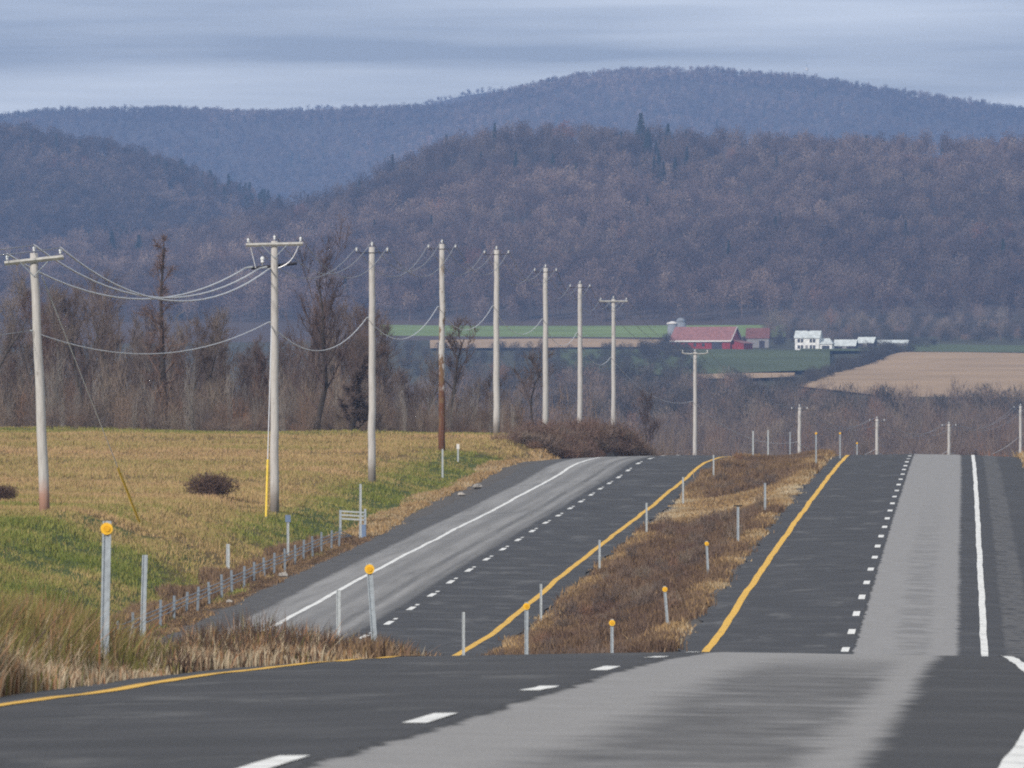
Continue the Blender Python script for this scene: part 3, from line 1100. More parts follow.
brush_lib = library('brush_library', [
    sliver_plant('brush_a', 1, 3.0, 1.5, 240, 1.1, .035, M['scrub'], 7, .9),
    sliver_plant('brush_b', 2, 4.2, 1.2, 260, 1.2, .035, M['scrub'], 8, 1.2),
    sliver_plant('brush_c', 3, 2.2, 1.7, 240, .8, .04, M['scrub'], 6, .6),
    sliver_plant('brush_d', 4, 5.5, .9, 170, 1.3, .03, M['scrub'], 5, 1.5),
    sliver_plant('brush_e', 10, 6.0, .7, 60, 1.3, .022, M['pale_stem'], 7, 1.8)])
n = 2300
px = g.uniform(-90, 520, n)
d = g.uniform(612, 820, n)
x = (px - 512) / F * d
sc = g.uniform(.5, 1.15, n) * np.where(px > 380, .7, 1.0) * np.where(d < 632, .6, 1.0)
instancer('treeline_undergrowth', np.stack([x, d, H(x, d) - .1], 1), sc, g.uniform(0, 6.28, n), g.integers(0, 5, n), brush_lib,
          'tangled grey brown undergrowth at the foot of the treeline', 'undergrowth')
# scrub beyond the crest
n = 2600
px = g.uniform(440, 1120, n)
d = np.maximum(730, 800 + (px - 700) * .95) + 15 + 850 * g.random(n) ** 1.3
x = (px - 512) / F * d
o = (x - XR(d))
keep = (np.abs(x - XR(d)) > 7.5) & (np.abs(x - XL(d)) > 8) | (d > 880)
px, d, x = px[keep], d[keep], x[keep]
n = len(x)
instancer('crest_scrub', np.stack([x, d, H(x, d) - .1], 1), g.uniform(.6, 1.35, n) * (1 + .5 * sstep(1000, 1400, d)), g.uniform(0, 6.28, n), g.integers(0, 4, n), brush_lib,
          'brown leafless scrub filling the ground beyond the road crest', 'scrub')
# rusty brush right of the crest
rust_lib = library('rust_library', [sliver_plant('rust_a', 5, 2.4, 1.5, 300, .7, .05, M['rust_scrub'], 6, .8),
                                    sliver_plant('rust_b', 6, 3.2, 1.3, 300, .8, .05, M['rust_scrub'], 6, 1.0)])
n = 520
px = np.where(g.random(n) < .72, g.uniform(930, 1110, n), g.uniform(640, 1000, n))
d = np.where(px > 985, g.uniform(600, 900, n), np.maximum(730, 800 + (px - 700) * .95) + g.uniform(10, 120, n))
x = (px - 512) / F * d
keep = (np.abs(x - XR(d) - 1) > 8.5) & (np.abs(x - XL(d)) > 8)
px, d, x = px[keep], d[keep], x[keep]
n = len(x)
instancer('rusty_brush', np.stack([x, d, H(x, d) - .1], 1), g.uniform(.7, 1.2, n) + .35 * (px > 985), g.uniform(0, 6.28, n), g.integers(0, 2, n), rust_lib,
          'rust coloured brush beyond the road crest', 'brush')
# brambles on the cut bank left of the far crest
bram_lib = library('bramble_library', [sliver_plant('bramble_a', 7, .95, .95, 260, .5, .03, M['scrub'], 5, .5),
                                       sliver_plant('bramble_b', 8, 1.2, .9, 260, .5, .03, M['twigs_red'], 5, .6),
                                       sliver_plant('bramble_c', 9, .8, 1.2, 260, .5, .035, M['scrub'], 5, .4)])
n = 520
d = g.uniform(535, 660, n)
x = XL(d) + np.clip(g.normal(-8.4, 1.4, n), -12.0, -5.6) - .0 * d
keep = (x - XL(d) < -6.3) | (d > 575)
d, x = d[keep], x[keep]
n = len(x)
instancer('bank_brambles', np.stack([x, d, H(x, d) - .05], 1), g.uniform(.6, 1.15, n), g.uniform(0, 6.28, n), g.integers(0, 3, n), bram_lib,
          'low brown brambles on the cut bank left of the far carriageway crest', 'brambles')

mshrub_lib = library('median_library', [sliver_plant('median_shrub_a', 17, .8, .55, 300, .30, .022, M['scrub'], 6, .9),
                                       sliver_plant('median_shrub_b', 18, .6, .75, 320, .28, .022, M['twigs_red'], 6, .7),
                                       sliver_plant('median_shrub_c', 19, 1.0, .4, 240, .32, .02, M['scrub'], 7, 1.2)])
n = 520
d = 210 + 300 * g.random(n) ** 1.1
t = np.clip(.5 + .22 * g.normal(0, 1, n), .12, .86)
x = XL(d) + 4.9 + (XR(d) - XL(d) - 9.8) * t
keep = (np.abs(d - 404) > 22) & (wob(x, d, 5.0) > -.25)
x, d = x[keep], d[keep]
n = len(x)
instancer('median_shrubs', np.stack([x, d, H(x, d) - .05], 1), g.uniform(.45, 1.0, n), g.uniform(0, 6.28, n), g.integers(0, 3, n), mshrub_lib,
          'taller reddish brown weed clumps standing in the median', 'weeds')

# ------------------------------------------------------------------ valley: fields, hedges, woods
VAL = []


def field(name, poly, mat, lift):
    """a sown field: outline in picture directions and distances -> sheet that follows the ground"""
    L0 = [(p, d) for p, d in poly[0]]
    L1 = [(p, d) for p, d in poly[1]]
    nu = 40
    u = np.linspace(0, 1, nu)

    def line(L):
        t = np.linspace(0, 1, len(L))
        return np.interp(u, t, [q[0] for q in L]), np.interp(u, t, [q[1] for q in L])
    pa, da = line(L0)
    pb, db = line(L1)
    rows_ = []
    for t in np.linspace(0, 1, 16):
        p_ = pa + (pb - pa) * t
        d_ = da + (db - da) * t
        x_ = (p_ - 512) / F * d_
        rows_.append(np.stack([x_, d_, H(x_, d_) + lift], 1))
    return structure(link(name, grid_mesh(name, np.array(rows_)), mat, smooth=True))


field('field', ([(380, 3060), (500, 3040), (640, 3050), (785, 3070)], [(380, 3270), (500, 3270), (640, 3270), (790, 3290)]), M['crop_green'], 1.0)
field('field', ([(430, 2890), (560, 2890), (690, 2900)], [(430, 2995), (560, 3010), (690, 3005)]), M['stubble'], 1.05)
field('field', ([(560, 2560), (690, 2500), (830, 2560)], [(560, 2860), (690, 2870), (830, 2860)]), M['meadow'], .95)
field('field', ([(790, 2330), (900, 2240), (1024, 2230), (1300, 2230)], [(905, 2800), (960, 2820), (1024, 2790), (1300, 2760)]), M['stubble'], 1.1)
field('field', ([(800, 2830), (900, 2860), (1030, 2840)], [(800, 2990), (900, 2990), (1030, 2960)]), M['meadow'], 1.0)
field('field', ([(690, 2440), (740, 2430), (795, 2445)], [(690, 2500), (740, 2505), (795, 2500)]), M['stubble'], 1.3)

wood_lib = library('hedge_library', [
    sliver_plant('hedge_a', 11, 6.0, 3.2, 300, 1.3, .10, M['scrub'], 5, .8),
    sliver_plant('hedge_b', 12, 9.0, 3.0, 320, 1.5, .10, M['scrub'], 4, 1.0, trunk=.2, low=.2),
    sliver_plant('hedge_c', 13, 4.0, 3.2, 260, 1.0, .12, M['scrub'], 5, .6),
    sliver_plant('hedge_d', 14, 11.0, 3.2, 300, 1.6, .10, M['scrub'], 3, 1.1, trunk=.25, low=.25)])


def hedge(name, px, d, smin, smax, label, cat='scrub', lib=None, nlib=4):
    x = (px - 512) / F * d
    n_ = len(x)
    instancer(name, np.stack([x, d, H(x, d) - .2], 1), g.uniform(smin, smax, n_), g.uniform(0, 6.28, n_), g.integers(0, nlib, n_), lib or wood_lib, label, cat)


dark_lib = library('dark_hedge_library', [sliver_plant('dark_a', 15, 7.0, 3.6, 420, 1.2, .16, M['scrub_dark'], 5, .8), sliver_plant('dark_b', 16, 9.0, 3.4, 420, 1.3, .15, M['scrub_dark'], 4, 1.0, trunk=.2, low=.1)])
n = 520
d = g.uniform(1800, 2440, n)
px = g.uniform(440, 1100, n)
keep = d < np.interp(px, [360, 560, 700, 790, 850, 1024, 1200], [2800, 2480, 2400, 2200, 2030, 2030, 2030])
hedge('valley_thicket', px[keep], d[keep], .5, 1.0, 'dark bluish thicket below the valley fields', lib=dark_lib, nlib=2)
n = 1500
d = g.uniform(1500, 2330, n)
px = g.uniform(360, 1150, n)
lim = np.interp(px, [360, 560, 700, 790, 850, 1024, 1200], [2900, 2480, 2350, 2130, 1950, 1950, 1950])
keep = d < lim
hedge('valley_scrub', px[keep], d[keep], .45, .95, 'dusky scrub wood covering the lower valley floor')
n = 420
t = g.random(n)
px = np.concatenate([790 + 115 * t[:150], g.uniform(395, 690, 190), g.uniform(640, 690, 80)]) + g.normal(0, 3, n)
d = np.concatenate([2310 + 520 * t[:150], g.uniform(2480, 2870, 190), g.uniform(2700, 2860, 80)]) + g.normal(0, 12, n)
hedge('valley_hedges', px, d, .3, .62, 'dark hedge bushes between the valley fields', lib=dark_lib, nlib=2)
n = 900
px = g.uniform(765, 1180, n)
d = g.uniform(3010, 3480, n)
hedge('upper_scrub', px[:450], d[:450], .45, .95, 'grey scrub on the slope behind the farm buildings')
hedge('upper_thicket', px[450:], d[450:], .35, .8, 'dark thicket on the slope right of the farm buildings', lib=dark_lib, nlib=2)
n = 60
px = np.concatenate([g.uniform(742, 800, 18), g.uniform(835, 935, 26), g.uniform(655, 676, 8), g.uniform(862, 912, 8)])
d = np.concatenate([g.uniform(2960, 3010, 18), g.uniform(2935, 3010, 26), g.uniform(2880, 2930, 8), g.uniform(2800, 2830, 8)])
hedge('farmyard_bushes', px, d, .35, .7, 'dark bushes round the farm buildings', 'bushes', lib=dark_lib, nlib=2)

# ------------------------------------------------------------------ hills with their woods


def hill(name, ridge, ybase, d0, d1, px0, px1, treeh, mat, bow=.85, over=.35):
    """terrain sheet from foot to ridge and down the far side; ridge given where its tree tops show"""
    rf = hermite(ridge)
    pxs = np.linspace(px0, px1, 120)
    ts = np.concatenate([[-.02], np.linspace(0, 1, 40), 1 + np.linspace(.04, over, 8)])
    P = []

    def zfun(p, t):
        tc = np.clip(t, 0, 1)
        yb = ybase
        y = yb + (rf(p) + treeh * F / d1 - yb) * tc ** bow
        d = d0 + (d1 - d0) * t
        z = EYE - (y - YH) / F * (d0 + (d1 - d0) * tc)
        z = z - 40 * (t < 0)
        z = z - np.clip(t - 1, 0, None) * 160 * (d1 / 4000.0)
        x = (p - 512) / F * d
        return x, d, z + 2.5 * wob(x, d, 60) * np.clip(tc * 4, 0, 1) * (t < .98)
    for t in ts:
        x, d, z = zfun(pxs, np.full_like(pxs, t))
        P.append(np.stack([x, d, z], 1))
    structure(link(name, grid_mesh(name, np.array(P)), mat, smooth=True))
    return zfun


def hill_lib(tag_, n, L, w, hs=1.0, tr=.35):
    return library(tag_, [
        sliver_plant(tag_ + '_a', 41, 12 * hs, 4.2, n, L, w, M['hillwood'], 1, .35, trunk=tr, low=.28),
        sliver_plant(tag_ + '_b', 42, 13.5 * hs, 3.6, n, L, w, M['hillwood'], 1, .4, trunk=tr, low=.32),
        sliver_plant(tag_ + '_c', 43, 10.5 * hs, 4.6, n, L, w, M['hillwood'], 1, .3, trunk=tr, low=.22),
        sliver_plant(tag_ + '_d', 44, 12.5 * hs, 3.0, n, L, w, M['hillwood'], 1, .5, trunk=tr, low=.3),
        sliver_plant(tag_ + '_e', 45, 13.0 * hs, 2.6, int(n * 1.6), L * 1.1, w * 1.6, M['conifer'], 1, .3, trunk=tr, low=.1, mode='cone')])


def forest(name, zf, n, px0, px1, t0, t1, lib, label, con=.02, smin=.75, smax=1.15, seed=1, conif=None):
    g = np.random.default_rng(seed)
    px = g.uniform(px0, px1, n)
    t = t0 + (t1 - t0) * g.random(n)
    x, d, z = zf(px, t)
    big_ = .5 + .5 * wob(x, d, 45.0)
    idx = g.integers(0, 4, n)
    c = con * (1 + 4 * (wob(x, d, 70.0) > .55)) * (t < .95)
    if conif is not None:
        c = np.maximum(c, conif(px, t))
    idx = np.where(g.random(n) < c, 4, idx)
    s = g.uniform(smin, smax, n) * (.85 + .25 * big_)
    return instancer(name, np.stack([x, d, z - .3], 1), s, g.uniform(0, 6.28, n), idx, lib, label, 'woods')


ridge_main = [(-900, 262), (-300, 262), (0, 246), (100, 232), (200, 219), (262, 203), (310, 191), (350, 177), (400, 152), (450, 134), (500, 123), (545, 119), (600, 121),
              (640, 125), (700, 129), (760, 131), (850, 133), (930, 134), (1024, 134), (1400, 150), (1900, 185)]
zf1 = hill('hill', ridge_main, 323, 3300, 4250, -700, 1750, 11.5, M['hillfloor'])
lib1 = hill_lib('hillwood_near', 340, 1.3, .24)
forest('hillside_woods', zf1, 8000, -160, 1180, .0, 1.03, lib1, 'leafless mauve brown woods covering the broad middle hill', .003, seed=51,
       conif=lambda p, t: .40 * np.exp(-((p - 655) / 26) ** 2) * (t > .72) * (t < .95) + .02 * (t > .93))
ridge_left = [(-900, 100), (-300, 108), (0, 120), (60, 127), (130, 140), (190, 161), (240, 184), (285, 203), (340, 235), (420, 280), (700, 330)]
zf2 = hill('hill_on_the_left', ridge_left, 330, 4300, 5000, -900, 600, 12, M['hillfloor'])
lib2 = hill_lib('hillwood_mid', 220, 1.6, .34)
forest('left_hill_woods', zf2, 4200, -160, 420, .15, 1.03, lib2, 'leafless woods on the bluish hill at the left', .006, seed=52,
       conif=lambda p, t: .22 * (p > 120) * (p < 300) * (t > .86) + .5 * (np.abs(t - (.38)) < .03) * (p > 90))
ridge_far = [(-1200, 150), (-400, 122), (0, 111), (60, 105), (160, 103), (230, 105), (290, 107), (350, 105), (400, 103), (440, 101), (480, 93), (530, 79), (570, 71), (610, 66), (650, 63.5), (700, 64),
             (760, 69), (810, 72), (860, 80), (940, 92), (1024, 104), (1300, 140), (1900, 200)]
zf3 = hill('mountain', ridge_far, 300, 6600, 7500, -1100, 1900, 7.5, M['hillfloor'], 1.0)
lib3 = hill_lib('hillwood_far', 70, 2.6, .6)
forest('mountain_woods', zf3, 16000, -120, 1150, .25, 1.03, lib3, 'hazy blue woods on the far mountain', .01, .5, .72, seed=53)
ridge_f2 = [(-900, 160), (200, 140), (262, 112), (300, 103.5), (325, 102.5), (345, 104), (380, 106), (405, 104), (440, 94), (480, 86), (520, 84), (560, 92), (640, 120), (1500, 200)]
zf4 = hill('mountain_behind', ridge_f2, 300, 8100, 8800, -700, 1500, 7.5, M['hillfloor'], 1.0)
forest('mountain_ridge_woods', zf3, 6000, -100, 1130, .95, 1.02, lib3, 'fuzzy line of trees along the far mountain ridge', 0, .3, .62, seed=55)
forest('farthest_woods', zf4, 1600, 230, 660, .8, 1.03, lib3, 'dark sliver of woods on the farthest ridge', .01, .5, .7, seed=54)

# conifers that stand clear of the woods
con_me = []
for sd, hh_, rr_ in ((61, 13.0, 2.7), (62, 10.0, 3.0)):
    o_ = sliver_plant('spruce_crown', sd, hh_, rr_, 700, 1.4, .3, M['conifer'], 0, .3, mode='cone')
    me2 = o_.data
    me2.materials.clear()
    mb = MB()
    mb.tube([(0, 0, -1), (0, 0, hh_ * .5), (0, 0, hh_ * .95)], [.3, .18, .04], 6)
    me1 = bpy.data.meshes.new('spruce_trunk')
    me1.from_pydata(mb.v, [], mb.f)
    con_me.append((me1, me2))


def conifer(k, zf, px, t, s, label):
    x, d, z = (float(a) for a in zf(np.array(float(px)), np.array(float(t))))
    o = place_tree(0, x, d, s, px, label, None, 'conifer', 'bark_dark', 'spruce_tree', con_me[k])
    o.location.z = z - .2
    return o


conifer(1, zf1, 641, .985, 1.75, 'lone dark evergreen rising above the ridge of the middle hill')
conifer(1, zf1, 112, .74, 1.75, 'left one of two dark evergreens low on the middle hill, left side')
conifer(1, zf1, 139, .72, 1.6, 'right one of two dark evergreens low on the middle hill, left side')
conifer(1, zf2, 279, .97, 1.5, 'dark evergreen at the lower end of the left hill ridge')
conifer(1, zf1, 668, .99, 1.35, 'small pointed evergreen on the middle hill ridge right of the lone tree')

# ------------------------------------------------------------------ farm


def local(px, py, d, rz):
    p = at(px, py, d)
    x, y = float(p[0]), float(p[1])
    return empty('x', (x, y, float(H(x, y))), rz)


def gable(root, L, W, wall, rise, mw, mr, over=.35, trim=None, names=('wall', 'roof'), x0=0.0, y0=0.0):
    """ridge along x; front face towards -y; returns roof"""
    m = MB()
    a, b = L / 2, W / 2
    vs = [(-a, -b, -.6), (a, -b, -.6), (a, b, -.6), (-a, b, -.6), (-a, -b, wall), (a, -b, wall), (a, b, wall), (-a, b, wall), (-a, 0, wall + rise), (a, 0, wall + rise)]
    vs = [(p[0] + x0, p[1] + y0, p[2]) for p in vs]
    m.add(vs, [(0, 1, 5, 4), (2, 3, 7, 6), (1, 2, 6, 9, 5), (3, 0, 4, 8, 7), (0, 3, 2, 1)])
    w = m.build(names[0], mw, root)
    m = MB()
    th = .18
    sl = rise / b
    for s in (-1, 1):
        e = b + over
        p = [(-a - over, s * e, wall - over * sl), (a + over, s * e, wall - over * sl), (a + over, 0, wall + rise), (-a - over, 0, wall + rise)]
        lo = [(q[0] + x0, q[1] + y0, q[2] + .02) for q in p]
        hi = [(q[0] + x0, q[1] + y0, q[2] + .02 + th) for q in p]
        m.add(lo + hi, [(0, 1, 2, 3), (7, 6, 5, 4), (0, 4, 5, 1), (1, 5, 6, 2), (2, 6, 7, 3), (3, 7, 4, 0)])
    r = m.build(names[1], mr, root)
    if trim:
        m = MB()
        e = b + over
        m.box((-a - over + x0, -e - .12 + y0, wall - over * sl - .28), (a + over + x0, -e + y0, wall - over * sl + .2))
        for s in (-1, 1):
            q0 = np.array([a + over + .06 + x0, s * e + y0, wall - over * sl + .05])
            q1 = np.array([a + over + .06 + x0, y0, wall + rise + .1])
            m.tube([q0, q1], .17, 4)
        m.build('trim', trim, root)
    return w, r


def thing(name, loc, rz, label, cat, group=None):
    return tag(empty(name, loc, rz), label, cat, group)


def ground_pt(px, d):
    x = (px - 512) / F * d
    return (x, d, float(H(x, d)))


def fit_base(px, py, d):
    """point on the ground straight below the picture row"""
    p = at(px, py, d)
    return (float(p[0]), float(p[1]), float(H(p[0], p[1])))


# red barn
b = thing('red_barn', ground_pt(706, 2900), R(-14), 'long red barn with faded red roof and pale eaves, left of the white farmhouse', 'barn')
b.rotation_euler = (0, 0, R(-20))
gable(b, 21.0, 11.5, 3.4, 4.3, M['barn_red'], M['barn_roof'], .5, M['trim'])
m = MB()
m.box((4.0, -5.85, 0), (7.6, -5.76, 2.9))
dr = m.build('door', M['dark_siding'], b)
for xx in (-8, -5, -2, 1):
    m = MB()
    m.box((xx - .5, -5.83, 1.2), (xx + .5, -5.76, 2.3))
    m.build('window', M['glass'], b)
m = MB()   # lean-to on the gable end
vs = [(10.5, -4.6, -.6), (15, -4.6, -.6), (15, 4.6, -.6), (10.5, 4.6, -.6), (10.5, -4.6, 3.3), (15, -4.6, 2.1), (15, 4.6, 2.1), (10.5, 4.6, 3.3)]
m.add(vs, [(0, 1, 5, 4), (1, 2, 6, 5), (2, 3, 7, 6)])
lt = m.build('lean_to', M['barn_red'], b)
m = MB()
vs = [(10.54, -5, 3.45), (15.4, -5, 2.1), (15.4, 5, 2.1), (10.54, 5, 3.45)]
m.add(vs + [(p[0], p[1], p[2] + .18) for p in vs], [(0, 1, 2, 3), (7, 6, 5, 4), (0, 4, 5, 1), (1, 5, 6, 2), (2, 6, 7, 3), (3, 7, 4, 0)])
m.build('roof', M['barn_roof'], lt)
# silos behind the barn
for px, hh_, cap, lab in ((672.5, 8.6, True, 'grey silo with a pale flat cap behind the left end of the red barn'),
                          (681.0, 9.2, False, 'grey silo with a rounded grey top just behind the red barn roof')):
    o = thing('silo', ground_pt(px, 2930), 0, lab, 'silo')
    m = MB()
    m.lathe([(1.7, -.5), (1.7, hh_ - .4)], n=14)
    m.build('shaft', M['silo'], o, True)
    m = MB()
    if cap:
        m.lathe([(2.0, hh_ - .4), (2.0, hh_ - .1), (.4, hh_ + .5)], n=14)
        m.build('roof', M['trim'], o)
    else:
        m.lathe([(1.75, hh_ - .4), (1.55, hh_ + .3), (1.0, hh_ + .9), (.3, hh_ + 1.15)], n=14)
        m.build('roof', M['silo'], o, True)
# low outbuilding with a dull red roof
o = thing('outbuilding', ground_pt(758, 2950), R(-4), 'grey outbuilding with a dull red roof between the barn and the farmhouse', 'outbuilding')
gable(o, 7.6, 6.5, 3.3, 3.2, M['grey_siding'], M['dull_roof'], .3)
m = MB()
m.box((.5, -3.31, -.2), (2.4, -3.24, 2.3))
m.build('door', M['dark_siding'], o)
# white farmhouse
hs = thing('farmhouse', ground_pt(808.5, 2900), R(-10), 'white two storey farmhouse with a pale roof on the far slope', 'house')
gable(hs, 8.2, 7.2, 4.6, 2.2, M['white_siding'], M['metal_roof'], .35)
for zz in (.9, 3.0):
    for xx in (-2.8, -1.7, 1.3, 2.4):
        m = MB()
        m.box((xx - .48, -3.66, zz - .08), (xx + .48, -3.603, zz + 1.25))
        wd = m.build('window', M['trim'], hs)
        m = MB()
        m.box((xx - .40, -3.70, zz), (xx + .40, -3.664, zz + 1.15))
        m.build('pane', M['glass'], wd)
m = MB()
m.box((-.55, -3.67, 0), (.35, -3.603, 2.1))
m.build('door', M['grey_siding'], hs)
m = MB()
m.box((-.3, -.3, 6.5), (.3, .3, 7.6))
m.build('chimney', M['dark_siding'], hs)
m = MB()
vs = [(4.1, -3.2, -.5), (8.4, -3.2, -.5), (8.4, 3.0, -.5), (4.1, 3.0, -.5), (4.1, -3.2, 2.4), (8.4, -3.2, 2.4), (8.4, 3.0, 2.4), (4.1, 3.0, 2.4)]
m.add(vs, [(0, 1, 5, 4), (1, 2, 6, 5), (2, 3, 7, 6)])
wg = m.build('wing', M['white_siding'], hs)
m = MB()
m.add([(4.12, -3.6, 2.42), (8.8, -3.6, 2.42), (8.8, 3.4, 2.42), (4.12, 3.4, 2.42), (4.12, 0, 4.4), (7.2, 0, 4.4)], [(0, 1, 5, 4), (1, 2, 5), (2, 3, 4, 5), (0, 3, 2, 1)])
m.build('roof', M['metal_roof'], wg)
m = MB()
m.box((5.0, -3.28, .5), (7.6, -3.203, 1.9))
m.build('window', M['glass'], wg)
for px, d_, L_, W_, wl, rs, mw, mr, rz_, lab in (
        (846, 2910, 7.2, 5.5, 1.9, 1.9, 'dark_siding', 'metal_roof', -12, 'low dark shed with a pale blue roof right of the farmhouse wing'),
        (867, 2940, 5.6, 5.5, 2.3, 1.8, 'dark_siding', 'metal_roof', -16, 'dark shed with a bright white roof, second from the farmhouse'),
        (892, 2960, 11.0, 4.2, 1.8, .9, 'grey_siding', 'metal_roof', -4, 'long low shed with a white roof at the right end of the farm')):
    o = thing('shed', ground_pt(px, d_), R(rz_), lab, 'shed', 'sheds of the farm')
    gable(o, L_, W_, wl, rs, M[mw], M[mr], .3)
    m = MB()
    m.box((-.8, -W_ / 2 - .07, -.2), (.7, -W_ / 2 - .004, wl - .3))
    m.build('door', M['grey_siding' if mw == 'dark_siding' else 'dark_siding'], o)
# mast on the mountain top
x, d, z = (float(a) for a in zf3(np.array(807.0), np.array(.985)))
o = thing('radio_mast', (x, d, z), 0, 'tiny radio mast with a white drum on the far mountain ridge', 'mast')
m = MB()
for sx, sy in ((-1, -1), (1, -1), (1, 1), (-1, 1)):
    m.tube([(sx * 1.0, sy * 1.0, -1), (sx * .3, sy * .3, 17)], .14, 4)
for k in range(8):
    w_ = 1.0 - .7 * (k * 2 + 1) / 17
    q = [(-w_, -w_, k * 2 + 1), (w_, -w_, k * 2 + 2), (w_, w_, k * 2 + 1), (-w_, w_, k * 2 + 2), (-w_, -w_, k * 2 + 1)]
    m.tube(q, .09, 3)
m.build('lattice', M['steel_pale'], o)
m = MB()
m.lathe([(1.0, 11.5), (1.0, 13.8)], n=10)
m.build('dish_drum', M['trim'], o)

# ------------------------------------------------------------------ power line
POLES = [   # px, top row, distance, wood, arms
    (34, 253, 330, 'pole_rusty', 'double'), (274.5, 241, 388, 'pole', 'two'), (372, 247, 447, 'pole', 'pin'), (442, 244, 510, 'pole_peel', 'pin'), (496.5, 250, 573, 'pole', 'pin'),
    (545.5, 268, 640, 'pole', 'pin'), (580, 284, 700, 'pole', 'pin'), (613.5, 299, 770, 'pole', 'tee'), (695, 352, 840, 'pole', 'vee'),
    (799.5, 407, 900, 'pole', 'pin'), (877, 419, 960, 'pole', 'pin'), (949, 424, 1020, 'pole', 'pin'), (1020.5, 406, 1080, 'pole', 'pin')]
FOOT = {0: 45}    # the first pole leans
LABELS = ['leaning grey power pole at the left edge with rust stained foot and double crossarm',
          'tall grey power pole with two crossarms, carrying a yellow guy guard beside its foot',
          'plain grey power pole rising from the golden field behind the guardrail end',
          'power pole with peeling brown wood on its lower half',
          'grey power pole just right of the peeling brown pole',
          'grey power pole on the left part of the brushy bank',
          'grey power pole on the brushy bank, nearest left of the tee shaped pole',
          'slim power pole with a white tee crossarm at the right end of the brushy bank',
          'power pole with a shallow vee crossarm standing behind the far carriageway crest',
          'half hidden power pole beyond the crest, behind the median',
          'half hidden power pole behind the dark passing lane at the crest',
          'half hidden power pole behind the light lane at the crest',
          'half hidden power pole at the right edge of the picture']
POLE_TOPS = []


def insulator(root, p, s=1.0):
    m = MB()
    m.lathe([(.02, 0), (.02, .08), (.055, .09), (.06, .14), (.035, .16), (.07, .19), (.07, .24), (.03, .29)], n=8)
    m.v = [(a * s, b * s, c * s) for a, b, c in m.v]
    return m.build('insulator', M['porcelain'], root, True, p)


